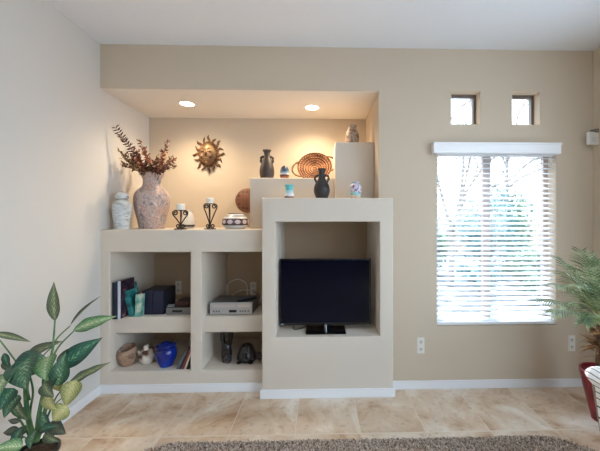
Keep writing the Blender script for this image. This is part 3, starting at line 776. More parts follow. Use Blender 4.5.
# ------------------------------------------------------------------ book cubby
def book(name, label, cat, x, y, z, w, d, h, cover, lean=0, group=None, pages=True, spine=None):
    """front spine faces -y; lean in degrees about y, pivot at lower left front"""
    t = thing(name, label, cat, (x, y, z), 0, group); R = Matrix.Rotation(math.radians(lean), 4, 'Y')
    bm = bmesh.new()
    th = min(0.003, w * 0.15)
    box(bm, 0, th, 0, d, 0, h, 0.0008, mat=R); box(bm, w - th, w, 0, d, 0, h, 0.0008, mat=R)
    obj('cover', bm, cover, t)
    bm = bmesh.new(); box(bm, 0, w, -0.002, th, 0, h, 0.0012, mat=R); obj('spine', bm, spine or cover, t)
    if pages:
        bm = bmesh.new(); box(bm, th, w - th, th, d - 0.004, 0.003, h - 0.003, mat=R); obj('pages', bm, M(name + '_paper', srgb(214, 206, 190), 0.8), t)
    return t
zs_ = ct_
ya = 0.09
def hp(px, y): return S(px, y)
NAVY = M('navy_cloth', srgb(22, 26, 44), 0.6); DKB = M('dark_teal_cover', srgb(24, 44, 60), 0.5)
ART = M_noise('dark_art_cover', [(0.36, srgb(28, 22, 34)), (0.5, srgb(58, 40, 58)), (0.58, srgb(84, 52, 60)), (0.7, srgb(150, 120, 126))], 22, 0.4, 4)
TEAL = M_noise('teal_cover', [(0.35, srgb(14, 70, 76)), (0.52, srgb(40, 128, 128)), (0.62, srgb(70, 160, 160)), (0.72, srgb(206, 216, 180))], 16, 0.4, 3)
SAGE = M_noise('aqua_cream_cover', [(0.35, srgb(66, 120, 96)), (0.48, srgb(120, 180, 164)), (0.6, srgb(214, 214, 200)), (0.72, srgb(150, 190, 180))], 13, 0.4, 3)
WSP = M('white_spine', srgb(206, 208, 222), 0.5)
G = 'books in the upper left cubby'
x0 = c1[0] + 0.012
y_b = 0.078
y_b = 0.018
book('tall_book', 'tall navy book against the left side of the upper left cubby', 'book', X(112.3, y_b), y_b, zs_, S(2.6, y_b), 0.19, S(36, y_b), NAVY, 0, G)
book('tall_book', 'tall dark teal book between the navy book and the white-spined art book', 'book', X(115.2, y_b), y_b, zs_, S(2.4, y_b), 0.19, S(36.5, y_b), DKB, 0, G)
book('art_book', 'tall dark art book with a white spine in the upper left cubby', 'book', X(117.8, y_b), y_b, zs_, S(2.6, y_b), 0.185, S(37.5, y_b), ART, 0, G, True, WSP)
y_b = 0.079
book('paperback_book', 'teal illustrated book leaning left against the art book', 'book', X(129.3, y_b), y_b, zs_, S(4.8, y_b), 0.13, S(25.5, y_b), TEAL, -13, G)
book('paperback_book', 'shorter teal book with cream patches leaning beside the white and green book', 'book', X(128.4, 0.19), 0.215, zs_, S(3.2, 0.2), 0.11, S(28, 0.2), TEAL, -9, G)
book('paperback_book', 'aqua and cream book with a pale spine standing left of the navy boxes', 'book', X(134.6, y_b), y_b, zs_, S(5.6, y_b), 0.13, S(22, y_b), SAGE, 3, G)
NB1 = M('navy_box_board', srgb(16, 20, 52), 0.35); 
yb = 0.13
w_ = S(10.6, yb)
for i, lab in enumerate(('left one of the two navy blue box files beside the aqua book', 'right one of the two navy blue box files, next to the cable box')):
    t = thing('box_file', lab, 'box', (X(141.6, yb) + i * (w_ + 0.001), yb, zs_), 0, 'navy box files')
    bm = bmesh.new(); box(bm, 0, w_, 0.004, 0.22, 0, S(23.6, yb), 0.003); obj('case', bm, M('box_side_board', srgb(34, 38, 52), 0.5), t)
    bm = bmesh.new(); box(bm, 0.001, w_ - 0.001, 0, 0.006, 0.001, S(23.6, yb) - 0.001, 0.0025); obj('spine', bm, NB1, t)
# cable box + remote + small paper
t = thing('cable_box', 'dark grey cable box on the upper left cubby floor beside the navy boxes', 'set-top box', (X(166, 0.12), 0.12, zs_))
bm = bmesh.new(); box(bm, 0.0, c1[1] - X(166, 0.12) - 0.015, 0.004, 0.24, 0.004, S(7.2, 0.12), 0.003); obj('casing', bm, M('cable_casing', srgb(52, 48, 48), 0.5), t)
bm = bmesh.new(); box(bm, 0.0, c1[1] - X(166, 0.12) - 0.015, 0.0, 0.006, 0.004, S(7.0, 0.12), 0.002); fp = obj('front_panel', bm, M('cable_panel', srgb(118, 116, 114), 0.4), t)
bm = bmesh.new(); box(bm, 0.05, 0.13, -0.0012, 0.001, 0.022, 0.040); obj('display', bm, BLACK, fp)
for xx in (0.02, 0.17):
    for yy in (0.02, 0.19): bm = bmesh.new(); box(bm, xx, xx + 0.02, yy, yy + 0.02, 0, 0.005); obj('foot', bm, BLACK, t)
t = thing('dvd_case', 'dark red brown case lying flat on the cable box', 'case', (X(177, 0.2), 0.17, zs_ + S(7.2, 0.12)))
bm = bmesh.new(); box(bm, 0, 0.11, 0, 0.16, 0, 0.035, 0.003); obj('shell', bm, M('dark_red_case', srgb(70, 38, 34), 0.4), t)
bm = bmesh.new(); box(bm, 0.004, 0.106, 0.004, 0.156, 0.0345, 0.0365); obj('sleeve', bm, M('dark_sleeve', srgb(46, 34, 36), 0.3), t)
bm = bmesh.new(); box(bm, 0, 0.05, 0, 0.07, 0, 0.006, 0.001, mat=Matrix.Rotation(0.3, 4, 'Z')); o = obj('memory_card', bm, M('pale_card', srgb(180, 190, 200), 0.5)); o.location = (X(166.8, .13), 0.135, zs_ + S(7.2, 0.12)); tag(o, 'small pale card lying on the left end of the cable box', 'card')

# ------------------------------------------------------------------ disc player cubby
yv = 0.10; SILV = M('silver_plastic', srgb(178, 176, 174), 0.35, 0.3); GREYM = M('grey_metal_lid', srgb(98, 98, 102), 0.4, 0.4)
vx0, vx1 = X(209.8, yv), X(252.3, yv); vh = S(12.6, yv)
t = thing('disc_player', 'silver video recorder on the upper right cubby shelf with a remote on top', 'disc player', ((vx0 + vx1) / 2, yv, zs_))
w = (vx1 - vx0) / 2
bm = bmesh.new(); box(bm, -w, w, 0.008, 0.25, 0.006, vh, 0.003); obj('casing', bm, GREYM, t)
bm = bmesh.new(); box(bm, -w, w, 0.0, 0.012, 0.006, vh, 0.003); fp = obj('front_panel', bm, SILV, t)
bm = bmesh.new(); box(bm, -w * 0.86, w * 0.2, -0.0015, 0.001, vh * 0.62, vh * 0.84, 0.0008); obj('tape_door', bm, M('tape_door_silver', srgb(196, 186, 180), 0.3, 0.2), fp)
bm = bmesh.new(); box(bm, w * 0.3, w * 0.92, -0.0015, 0.001, vh * 0.62, vh * 0.84, 0.0008); obj('disc_tray', bm, M('tray_silver', srgb(200, 192, 186), 0.3, 0.2), fp)
bm = bmesh.new(); box(bm, -w * 0.10, w * 0.26, -0.0015, 0.001, vh * 0.22, vh * 0.42); obj('display', bm, BLACK, fp)
BTN = M('button_grey', srgb(96, 94, 94), 0.4)
for xx in (-0.85, -0.72, -0.6, 0.4, 0.52, 0.64, 0.78): bm = bmesh.new(); box(bm, xx * w, xx * w + 0.012, -0.002, 0.001, vh * 0.26, vh * 0.38, 0.0008); obj('button', bm, BTN, fp)
for sx in (-0.8, 0.7):
    for yy in (0.03, 0.2): bm = bmesh.new(); box(bm, sx * w, sx * w + 0.025, yy, yy + 0.025, 0, 0.007); obj('foot', bm, BLACK, t)
t = thing('remote_control', 'black remote control lying on top of the silver video recorder', 'remote', (X(247.5, 0.2), 0.17, zs_ + vh), math.radians(-52))
bm = bmesh.new(); box(bm, -0.022, 0.022, -0.085, 0.085, 0, 0.018, 0.006); obj('body', bm, BLACK, t)
RBT = M('remote_button_rubber', srgb(96, 110, 150), 0.4)
for i in range(5):
    for j in (-1, 0, 1): bm = bmesh.new(); box(bm, j * 0.012 - 0.004, j * 0.012 + 0.004, -0.06 + i * 0.025, -0.05 + i * 0.025, 0.017, 0.0195); obj('button', bm, RBT, t)
WC = M('white_cable', srgb(232, 228, 222), 0.5); BC = M('black_cable', srgb(24, 22, 22), 0.5)
def cable(name, label, pts, m, r=0.0045):
    bm = bmesh.new(); tube(bm, smooth_prof([tuple(p) for p in pts], 6), r, 7); o = obj(name, bm, m, None, True); return tag(o, label, 'cable')
cable('power_cable', 'white cable arching high behind the silver video recorder', [P(225.7, 294, 0.66), P(226.5, 287, 0.62), P(231, 281.5, 0.60), P(238, 279.3, 0.60), P(244, 281.5, 0.60), P(247, 286, 0.58), P(247, 297, 0.42)], WC)
cable('power_cable', 'white cable looping low from the right outlet to the video recorder', [P(253.3, 290, 0.662), P(249, 290, 0.62), P(242, 290, 0.56), P(236, 292.5, 0.50), P(231.5, 296, 0.42)], WC)
q = [P(253.6, 291, 0.662), P(256, 293, 0.55), P(259.5, 297, 0.5), P(257, 301, 0.45), P(260.5, 304, 0.38), P(256.5, 306.5, 0.33), P(259, 309, 0.30)]
cable('power_cable', 'tangled dark cable right of the silver video recorder', q, BC, 0.004)

# ------------------------------------------------------------------ lower left cubby
zf = cf_
CLAY = M_noise('tan_clay', [(0.35, srgb(118, 92, 76)), (0.52, srgb(170, 140, 116)), (0.68, srgb(150, 118, 96))], 18, 0.7, 6, 0.3)
yl = 0.10
t = thing('clay_bowl', 'rounded tan clay bowl with a slanted open mouth in the lower left cubby', 'bowl', (X(125.7, yl), yl + 0.02, zf)); k = S(1, yl)
bm = bmesh.new(); lathe(bm, [(r * k, h * k) for r, h in smooth_prof([(0, 0), (4.6, 0), (5.6, 0.8), (8.0, 6), (8.9, 11), (8.6, 14.5), (8.0, 16.6), (7.6, 16.6), (8.0, 12), (7.0, 6), (4, 2.5), (0, 2)], 5)], 40)
for v in bm.verts:
    if v.co.z > 9 * k: v.co.z += (v.co.z - 9 * k) * 0.12 * v.co.x / (8 * k) - 0.22 * (v.co.z - 9 * k) * (-v.co.y) / (8 * k)
obj('body', bm, CLAY, t, True)
BRW = M('brown_glaze', srgb(96, 60, 44), 0.35)
def m_bird():
    return M_noise('white_brown_glaze', [(0.40, srgb(92, 60, 46)), (0.46, srgb(200, 186, 172)), (0.6, srgb(228, 220, 210))], 11, 0.3, 2)
t = thing('pottery_bird', 'white and brown pottery bird figure between clay bowl and blue jar', 'figurine', (X(147.3, 0.16), 0.16, zf)); k = S(1, 0.16)
bm = bmesh.new(); lathe(bm, [(r * k, h * k) for r, h in smooth_prof([(0, 0), (4.4, 0), (5.2, 0.6), (7.8, 4.5), (7.6, 8), (5.2, 11), (2.6, 12.4), (0, 12.6)], 5)], 36)
obj('body', bm, m_bird(), t, True)
bm = bmesh.new(); lathe(bm, [(r * k, h * k) for r, h in smooth_prof([(2.6, 11), (2.3, 13.5), (2.6, 15.6), (2.0, 16.6), (1.4, 15.6), (0, 14)], 4)], 24, c=(-0.8 * k, 0, 0)); obj('neck', bm, M('white_glaze', srgb(226, 218, 206), 0.3), t, True)
bm = bmesh.new(); tube(bm, [(1.4 * k, 0, 14.4 * k), (4 * k, 0, 15.2 * k), (6.4 * k, 0, 13 * k), (6.8 * k, 0, 9.6 * k)], [1.0 * k, 1.2 * k, 1.2 * k, 1.3 * k], 10); obj('handle', bm, BRW, t, True)
bm = bmesh.new(); tube(bm, [(-5 * k, -1 * k, 8 * k), (-7.4 * k, -1.2 * k, 10 * k), (-8.3 * k, -1.4 * k, 11.6 * k)], [2.0 * k, 1.2 * k, 0.9 * k], 10); obj('beak', bm, M('white_glaze_tip', srgb(226, 218, 206), 0.3), t, True)
COB = M_noise('cobalt_glaze', [(0.35, srgb(10, 24, 92)), (0.6, srgb(20, 48, 150)), (0.75, srgb(40, 78, 184))], 9, 0.12, 4)
t = thing('cobalt_jar', 'shiny cobalt blue ceramic jar in the lower left cubby', 'jar', (X(166.2, yl), yl, zf)); k = S(1, yl)
bm = bmesh.new(); lathe(bm, [(r * k, h * k) for r, h in smooth_prof([(0, 0), (5.2, 0), (6.2, 0.8), (9.0, 7), (10.1, 12.5), (9.4, 16.2), (8.2, 17.6), (9.0, 19.4), (9.0, 20.2), (8.0, 20.0), (7.2, 17.6), (8.6, 14), (0, 10)], 5)], 44); obj('body', bm, COB, t, True)
bm = bmesh.new(); lathe(bm, [(r * k, h * k) for r, h in smooth_prof([(7.9, 19.8), (7.6, 20.8), (4.4, 22.2), (1.6, 22.6), (1.5, 23.6), (0, 24)], 4)], 36); obj('lid', bm, COB, t, True)
cols = [(srgb(92, 104, 116), 2.0, 19, 27), (srgb(36, 32, 36), 2.2, 25, 24), (srgb(128, 52, 44), 2.2, 27, 22), (srgb(206, 196, 178), 1.6, 27, 20), (srgb(28, 28, 34), 2.6, 31, 18)]
labs = ['thin grey blue book leaning beside the cobalt jar', 'black paperback leaning between grey blue and dark red books', 'dark red paperback leaning in the middle of the lower cubby books', 'cream paperback leaning between red and black ones', 'tall black paperback at the right end of the lower left cubby']
xx = X(176.6, 0.04)
for (c, wpx, hpx, ln), lab in zip(cols, labs):
    book('paperback', lab, 'book', xx, 0.03, zf, S(wpx, .07), 0.13, S(hpx, 0.07), M_noise('paperback_' + str(hpx), [(0.4, c), (0.62, c), (0.72, tuple(min(1, q * 2.2 + 0.02) for q in c[:3]) + (1,))], 18, 0.45, 2), ln, 'paperbacks leaning in the lower left cubby')
    xx += S(wpx, .07) / math.cos(math.radians(ln)) + 0.002

# ------------------------------------------------------------------ lower right cubby: black pottery
POT = M_noise('black_glazed_pottery', [(0.35, srgb(14, 12, 14)), (0.7, srgb(34, 30, 34))], 20, 0.12, 3)
CARV = M_noise('black_matte_carving', [(0.45, srgb(20, 18, 22)), (0.55, srgb(74, 66, 72))], 60, 0.4, 2)
def skin(name, parent, chains, m, sub=2):
    """smooth body grown from jointed chains: each chain = [(x,y,z,r)...], first chain is the root"""
    bm = bmesh.new()
    for ch in chains:
        pts = smooth_prof(ch, 5)
        tube(bm, [p[:3] for p in pts], [p[3] for p in pts], 14)
        for e in (pts[0], pts[-1]): ball(bm, e[:3], e[3], e[3], e[3], 14, 10)
    return obj(name, bm, m, parent, True)
yk = 0.16; k = S(1, yk)
t = thing('black_figurine', 'black pottery figurine with two tall upright horns in the lower right cubby', 'figurine', (X(226.5, yk), yk, zf))
bm = bmesh.new(); lathe(bm, [(r * k, h * k) for r, h in smooth_prof([(0, 0), (3.8, 0), (4.6, 1), (5.3, 8), (4.9, 14), (3.4, 18), (0, 19.5)], 5)], 30, sy=0.85); obj('body', bm, POT, t, True)
for s, b0 in ((-1, 0), (1, 0)):
    bm = bmesh.new(); pts = smooth_prof([(s * 2.6 * k, 0.4 * k, 15 * k, 2.2 * k), (s * 3.8 * k, 0.5 * k, 22 * k, 2.2 * k), (s * 4.1 * k, 0.6 * k, 28 * k, 2.0 * k), (s * 3.5 * k, 0.8 * k, 33 * k, 1.1 * k)], 5)
    tube(bm, [p[:3] for p in pts], [p[3] for p in pts], 12); ball(bm, pts[-1][:3], pts[-1][3], pts[-1][3], pts[-1][3]); obj('horn', bm, POT, t, True)
bm = bmesh.new(); ball(bm, (2.6 * k, -4.0 * k, 4.2 * k), 4.0 * k, 3.8 * k, 4.2 * k, 28, 16); ball(bm, (2.6 * k, -7.4 * k, 4.0 * k), 1.5 * k, 1.2 * k, 1.4 * k); obj('head', bm, CARV, t, True)
yk = 0.13; k = S(1, yk)
t = thing('turtle_figurine', 'shiny black domed pottery turtle in the lower right cubby', 'figurine', (X(246.2, yk), yk + 0.03, zf))
bm = bmesh.new(); lathe(bm, [(r * k, h * k) for r, h in smooth_prof([(0, 1), (7.6, 1.0), (9.6, 2.2), (10.0, 4), (8.8, 9), (6.4, 14), (3.6, 17.4), (0, 18.6)], 5)], 44, sy=0.9); obj('shell', bm, POT, t, True)
bm = bmesh.new(); pts = smooth_prof([(8 * k, -1 * k, 4 * k, 2.4 * k), (11 * k, -2 * k, 5.5 * k, 2.4 * k), (12.8 * k, -2.6 * k, 7.4 * k, 2.6 * k), (13.2 * k, -3.4 * k, 5.5 * k, 2.3 * k)], 5)
tube(bm, [p[:3] for p in pts], [p[3] for p in pts], 14); ball(bm, pts[-1][:3], 3.0 * k, 2.8 * k, 4.0 * k); obj('head', bm, CARV, t, True)
for sx_, sy_ in ((-1, -1), (0.75, -1), (-1, 1), (0.75, 1)):
    bm = bmesh.new(); ball(bm, (sx_ * 6.6 * k, sy_ * 6.4 * k, 1.3 * k), 2.4 * k, 2.2 * k, 1.3 * k); obj('foot', bm, POT, t, True)

# ------------------------------------------------------------------ rug
def m_rug():
    m = M('shag_rug', srgb(150, 126, 108), 0.95, 0, 0.1); nt, N, L, b = nodes_of(m)
    v = coords(N, L); n = N.new('ShaderNodeTexNoise'); n.inputs['Scale'].default_value = 85; n.inputs['Detail'].default_value = 3; L.new(v, n.inputs['Vector'])
    r = ramp(N, [(0.38, srgb(150, 128, 112)), (0.5, srgb(224, 203, 186)), (0.59, srgb(255, 242, 228))]); L.new(n.outputs['Fac'], r.inputs['Fac']); L.new(r.outputs['Color'], b.inputs['Base Color'])
    add_bump(N, L, b, n.outputs['Fac'], 1.0, 0.02); return m
RUG = m_rug()
rx0, rx1, ry1, ry0, rc = -1.10, 1.60, -0.605, -2.6, 0.26
out = []
for cx, cy, a0 in ((rx1 - rc, ry1 - rc, 0), (rx0 + rc, ry1 - rc, 90), (rx0 + rc, ry0 + rc, 180), (rx1 - rc, ry0 + rc, 270)):
    for i in range(13):
        a = math.radians(a0 + 90 * i / 12); out.append((cx + rc * math.cos(a), cy + rc * math.sin(a)))
t = thing('shag_rug', 'brown flecked shag rug on the tile floor in the foreground', 'rug', (0.3, -1.5, 0))
bm = bmesh.new()
loops = []
for ins, z in ((0.0, 0.0), (0.0, 0.010), (0.008, 0.018), (0.02, 0.020)):
    cxm, cym = (rx0 + rx1) / 2, (ry0 + ry1) / 2
    loops.append([bm.verts.new((x - ins * (1 if x > cxm else -1), y - ins * (1 if y > cym else -1), z)) for x, y in out])
for A, B in zip(loops, loops[1:]):
    for i in range(len(A)): bm.faces.new((A[i], A[(i + 1) % len(A)], B[(i + 1) % len(A)], B[i]))
bm.faces.new(loops[-1]); bm.faces.new(loops[0][::-1])
obj('backing', bm, RUG, t, True, world=True)
# tufts along the visible field
bm = bmesh.new(); rr = random.Random(3)
for i in range(26000):
    x = rr.uniform(rx0 + 0.01, rx1 - 0.01); y = ry1 - 0.006 - rr.random() ** 1.6 * 0.55
    dx, dy = max(rx0 + rc - x, x - (rx1 - rc), 0), max(y - (ry1 - rc), 0)
    if dx * dx + dy * dy > (rc - 0.006) ** 2: continue
    a = rr.uniform(0, 2 * PI); w = 0.0035; h = rr.uniform(0.010, 0.022); lx, ly = rr.uniform(-.009, .009), rr.uniform(-.009, .009)
    c, s = math.cos(a) * w, math.sin(a) * w
    A = [bm.verts.new((x - c, y - s, 0.017)), bm.verts.new((x + c, y + s, 0.017)), bm.verts.new((x + lx + c * .6, y + ly + s * .6, 0.017 + h)), bm.verts.new((x + lx - c * .6, y + ly - s * .6, 0.017 + h))]
    bm.faces.new(A)
pile = obj('pile', bm, RUG, t, world=True); pile['kind'] = 'stuff'

# ------------------------------------------------------------------ leaf helpers and left plant
def m_leaf(name, edge, mid, vein, var=None, sc=7):
    m = M(name, mid, 0.42); nt, N, L, b = nodes_of(m)
    tc = N.new('ShaderNodeTexCoord'); s = N.new('ShaderNodeSeparateXYZ'); L.new(tc.outputs['UV'], s.inputs[0])
    d = N.new('ShaderNodeMath'); d.operation = 'SUBTRACT'; d.inputs[1].default_value = 0.5; L.new(s.outputs['X'], d.inputs[0])
    a = N.new('ShaderNodeMath'); a.operation = 'ABSOLUTE'; L.new(d.outputs[0], a.inputs[0])
    n = N.new('ShaderNodeTexNoise'); n.inputs['Scale'].default_value = sc; n.inputs['Detail'].default_value = 4; L.new(tc.outputs['UV'], n.inputs['Vector'])
    # side veins
    sv = N.new('ShaderNodeMath'); sv.operation = 'MULTIPLY_ADD'; sv.inputs[1].default_value = -0.7; L.new(a.outputs[0], sv.inputs[0]); L.new(s.outputs['Y'], sv.inputs[2])
    sm = N.new('ShaderNodeMath'); sm.operation = 'MULTIPLY'; sm.inputs[1].default_value = 55; L.new(sv.outputs[0], sm.inputs[0])
    sn = N.new('ShaderNodeMath'); sn.operation = 'SINE'; L.new(sm.outputs[0], sn.inputs[0])
    f = N.new('ShaderNodeMath'); f.operation = 'MULTIPLY_ADD'; f.inputs[1].default_value = 0.075; L.new(sn.outputs[0], f.inputs[0]); L.new(a.outputs[0], f.inputs[2])
    g = N.new('ShaderNodeMath'); g.operation = 'MULTIPLY_ADD'; g.inputs[1].default_value = 0.7; L.new(n.outputs['Fac'], g.inputs[0]); L.new(f.outputs[0], g.inputs[2])
    r = ramp(N, [(0.34, vein), (0.42, mid), (0.56, mid), (0.76, edge)]); L.new(g.outputs[0], r.inputs['Fac'])
    L.new(r.outputs['Color'], b.inputs['Base Color'])
    b.inputs['Subsurface Weight'].default_value = 0.0
    add_bump(N, L, b, sn.outputs[0], 0.25, 0.003); return m
GREEN = m_leaf('green_leaf', srgb(46, 80, 60), srgb(70, 112, 80), srgb(146, 172, 132))
DARKL = m_leaf('deep_green_leaf', srgb(44, 70, 58), srgb(46, 104, 80), srgb(120, 160, 120), sc=10)
OLIVE = m_leaf('olive_leaf', srgb(70, 80, 62), srgb(104, 118, 84), srgb(176, 176, 132), sc=12)
VARI = m_leaf('variegated_leaf', srgb(70, 116, 70), srgb(140, 168, 118), srgb(210, 214, 176), sc=16)
YELL = m_leaf('yellowed_leaf', srgb(136, 140, 84), srgb(190, 184, 120), srgb(214, 204, 150), sc=12)
DRY = m_leaf('dry_leaf', srgb(56, 64, 56), srgb(86, 88, 70), srgb(120, 112, 86))
STG = M_noise('green_stem', [(0.35, srgb(46, 92, 58)), (0.65, srgb(96, 134, 76))], 20, 0.45)
def leaf(bm, base, tip, w, nrm, shape='lance', droop=0.1, fold=0.25, wav=0.0, nl=14):
    base, tip = Vector(base), Vector(tip); d = tip - base; ln = d.length; d = d / ln
    nrm = Vector(nrm); s = d.cross(nrm)
    s = s.normalized() if s.length > 1e-6 else d.orthogonal().normalized(); up = s.cross(d).normalized()
    if up.dot(nrm) < 0: up = -up; 
    rows = []
    for i in range(nl + 1):
        a = i / nl
        if shape == 'lance': wd = math.sin(PI * min(a, 1) ** 0.75) ** 1.05
        elif shape == 'heart': wd = max(0, math.sin(PI * min(1, a) ** 0.58)) ** 0.78
        else: wd = math.sin(PI * a ** 0.75) ** 0.7
        wd = max(wd, 0.02) * w / 2
        c = base + d * ln * a + up * ln * droop * math.sin(PI * a)
        row = []
        for j in range(7):
            q = (j - 3) / 3
            row.append(c + s * wd * q + up * (abs(q) * wd * fold + wav * wd * math.sin(a * 17 + (2 if q < 0 else 0)) * abs(q)))
        rows.append(row)
    grid(bm, rows)
PY = -0.90
pl_base = Vector((X(37, PY), PY, 0))
plant = thing('potted_plant', 'tall leafy green potted plant with some yellowed leaves by the left wall', 'plant', tuple(pl_base))
bm = bmesh.new(); lathe(bm, smooth_prof([(0, 0), (0.075, 0), (0.08, 0.006), (0.078, 0.10), (0.083, 0.185), (0.09, 0.19), (0.09, 0.21), (0.082, 0.212), (0.078, 0.19), (0.0, 0.185)], 3), 40); obj('pot', bm, M('black_pot', srgb(26, 27, 26), 0.35), plant, True)
bm = bmesh.new(); lathe(bm, [(0, 0.196), (0.05, 0.198), (0.078, 0.192), (0.0, 0.18)], 30); obj('soil', bm, M_noise('potting_soil', [(0.4, srgb(40, 30, 24)), (0.6, srgb(70, 54, 42))], 60, 0.9, bump=0.8), plant, True)
LV = {k_: bmesh.new() for k_ in ('leaves', 'dark_leaves', 'olive_leaves', 'variegated_leaves', 'yellow_leaves', 'dry_leaves')}
ST = bmesh.new()
def stem(pts, r0, r1=None):
    r1 = r1 or r0 * 0.5; pp = smooth_prof([tuple(P(*p)) for p in pts], 5)
    tube(ST, pp, [r0 + (r1 - r0) * i / (len(pp) - 1) for i in range(len(pp))], 8)
def L_(kind, b, t, w, nrm=(0, -1, 0.2), shape='lance', **k): leaf(LV[kind], P(*b), P(*t), S(w, b[2]), nrm, shape, **k)
root = (34, 441, PY)
# main stems
stem([root, (27, 410, PY + .02), (25, 372, PY)], 0.013, 0.008)
stem([(36, 441, PY), (39, 415, PY - .03), (45, 385, PY - .04), (50, 360, PY)], 0.011, 0.006)
stem([(37, 441, PY), (44, 415, PY), (49, 395, PY + .03), (56, 372, PY + .05)], 0.011, 0.006)
stem([(33, 441, PY + .04), (30, 415, PY + .06), (33, 392, PY + .08), (30, 376, PY + .08)], 0.006, 0.004)
stem([(32, 441, PY + .03), (20, 420, PY), (7, 402, PY - .03)], 0.005, 0.004)
stem([(50, 362, PY), (53, 345, PY + .04), (55, 320, PY + .06)], 0.006, 0.0035)
stem([(51, 358, PY), (56, 340, PY + .08), (70, 326, PY + .12)], 0.0055, 0.003)
stem([(51, 360, PY), (60, 345, PY + .1), (74, 331, PY + .14)], 0.0055, 0.003)
stem([(38, 441, PY + .03), (46, 420, PY + .05), (57, 396, PY + .06), (67, 386, PY + .08)], 0.005, 0.003)
stem([(38, 441, PY - .02), (45, 425, PY - .02), (52, 408, PY), (62, 398, PY)], 0.004, 0.0025)
stem([(36, 441, PY - .03), (42, 430, PY - .05), (50, 422, PY - .05)], 0.004, 0.003)
stem([(33, 441, PY - .03), (22, 436, PY - .05), (14, 430, PY - .05)], 0.004, 0.003)
stem([(45, 385, PY - .03), (46, 378, PY - .05)], 0.005, 0.004)
stem([(30, 400, PY + .02), (28, 385, PY + .05), (36, 364, PY + .1), (58, 341, PY + .12)], 0.004, 0.003)
stem([(26, 390, PY), (18, 365, PY + .02), (-6, 333, PY)], 0.004, 0.003)
# leaves
L_('olive_leaves', (55, 321, PY + .06), (54, 281.5, PY + .04), 11, (0.25, -1, 0.1), wav=0.05, droop=0.03)
L_('olive_leaves', (70, 326, PY + .12), (101.5, 295.5, PY + .2), 8, (-0.55, -0.5, 0.7), droop=0.04, fold=0.5)
L_('variegated_leaves', (73, 330.5, PY + .14), (117, 316, PY + .2), 13, (0.1, -0.85, 0.5), wav=0.12, droop=0.06)
L_('olive_leaves', (56, 361, PY + .06), (86, 345.5, PY + .16), 10, (0.2, -0.7, 0.7), droop=0.05)
L_('dark_leaves', (59, 368, PY + .02), (102.5, 337.5, PY + .1), 19, (0.2, -0.9, 0.4), droop=0.05)
L_('olive_leaves', (23, 362, PY + .1), (63, 341, PY + .05), 13, (-0.2, -0.8, 0.6), droop=0.08)
L_('olive_leaves', (-8, 333, PY), (31, 342, PY + .04), 7, (0.0, -0.6, 0.8), droop=0.04)
L_('dark_leaves', (47, 358, PY - .02), (8, 382, PY - .12), 30, (0.0, -0.8, 0.6), 'heart', droop=0.14)
L_('leaves', (30, 356, PY - .05), (26, 389, PY - .14), 34, (-0.1, -1, 0.35), 'heart', droop=0.12)
L_('variegated_leaves', (49, 356, PY - .05), (45, 380, PY - .12), 21, (0.1, -1, 0.3), 'heart', droop=0.1)
L_('variegated_leaves', (10, 372, PY - .08), (-4, 402, PY - .16), 26, (-0.2, -1, 0.3), 'heart', droop=0.1)
L_('dark_leaves', (14, 388, PY - .05), (0, 410, PY - .1), 19, (0.0, -1, 0.3), 'heart', droop=0.1)
L_('olive_leaves', (4, 360, PY), (10, 372, PY), 7, (0.6, -1, 0), droop=0.05)
L_('dark_leaves', (4, 353, PY), (9, 369, PY - .02), 6, (0.8, -1, 0), droop=0.05)
L_('leaves', (58, 386, PY), (66, 352, PY + .02), 17, (0.4, -1, 0.2), droop=0.1)
L_('leaves', (45, 392, PY), (64, 362, PY + .02), 15, (-0.2, -1, 0.1), droop=0.08)
L_('olive_leaves', (66, 386, PY + .08), (111, 362, PY + .2), 10, (0.1, -0.6, 0.8), wav=0.15, droop=0.05)
L_('yellow_leaves', (76, 380, PY + .04), (66, 406, PY), 17, (0.3, -1, 0.2), 'heart', droop=0.1)
L_('yellow_leaves', (47, 392, PY - .03), (57, 410, PY - .06), 15, (-0.3, -1, 0.3), 'heart', droop=0.1)
L_('yellow_leaves', (68, 406, PY - .03), (53, 421, PY - .06), 18, (0.2, -1, 0.5), 'heart', droop=0.12)
L_('olive_leaves', (44, 383, PY - .05), (54, 397, PY - .07), 13, (0, -1, 0.3), 'heart', droop=0.1)
L_('dry_leaves', (50, 423, PY - .05), (66, 434, PY - .08), 14, (0.1, -0.8, 0.6), 'heart', droop=0.12)
L_('dark_leaves', (40, 430, PY - .05), (58, 426, PY - .08), 9, (0, -0.8, 0.6), droop=0.12)
L_('dry_leaves', (20, 430, PY - .04), (3, 433, PY - .06), 8, (0, -0.8, 0.6), droop=0.15)
L_('dry_leaves', (20, 422, PY - .02), (8, 420, PY - .03), 5, (0, -0.8, 0.6), droop=0.1)
L_('variegated_leaves', (23, 446, PY - .1), (-8, 450, PY - .16), 13, (0, -0.7, 0.8), 'heart', droop=0.12)
L_('dry_leaves', (24, 437, PY - .02), (6, 444, PY - .04), 9, (0, -0.8, 0.6), droop=0.1)
L_('dry_leaves', (26, 425, PY + .03), (18, 437, PY + .02), 8, (0.3, -1, 0), droop=0.1)
L_('leaves', (20, 395, PY - .03), (4, 418, PY - .08), 16, (-0.2, -1, 0.3), 'heart', droop=0.1)
L_('olive_leaves', (15, 402, PY + .03), (28, 420, PY), 10, (0.3, -1, 0.2), 'heart', droop=0.1)
L_('yellow_leaves', (56, 376, PY + .06), (62, 392, PY + .05), 11, (0.2, -1, 0.2), droop=0.1)
L_('leaves', (42, 412, PY - .04), (52, 431, PY - .06), 10, (0.1, -1, 0.2), droop=0.1)
L_('dark_leaves', (22, 428, PY - .06), (14, 444, PY - .1), 12, (-0.2, -1, 0.3), 'heart', droop=0.1)
L_('olive_leaves', (44, 434, PY - .08), (60, 442, PY - .12), 9, (0.1, -0.9, 0.5), droop=0.12)
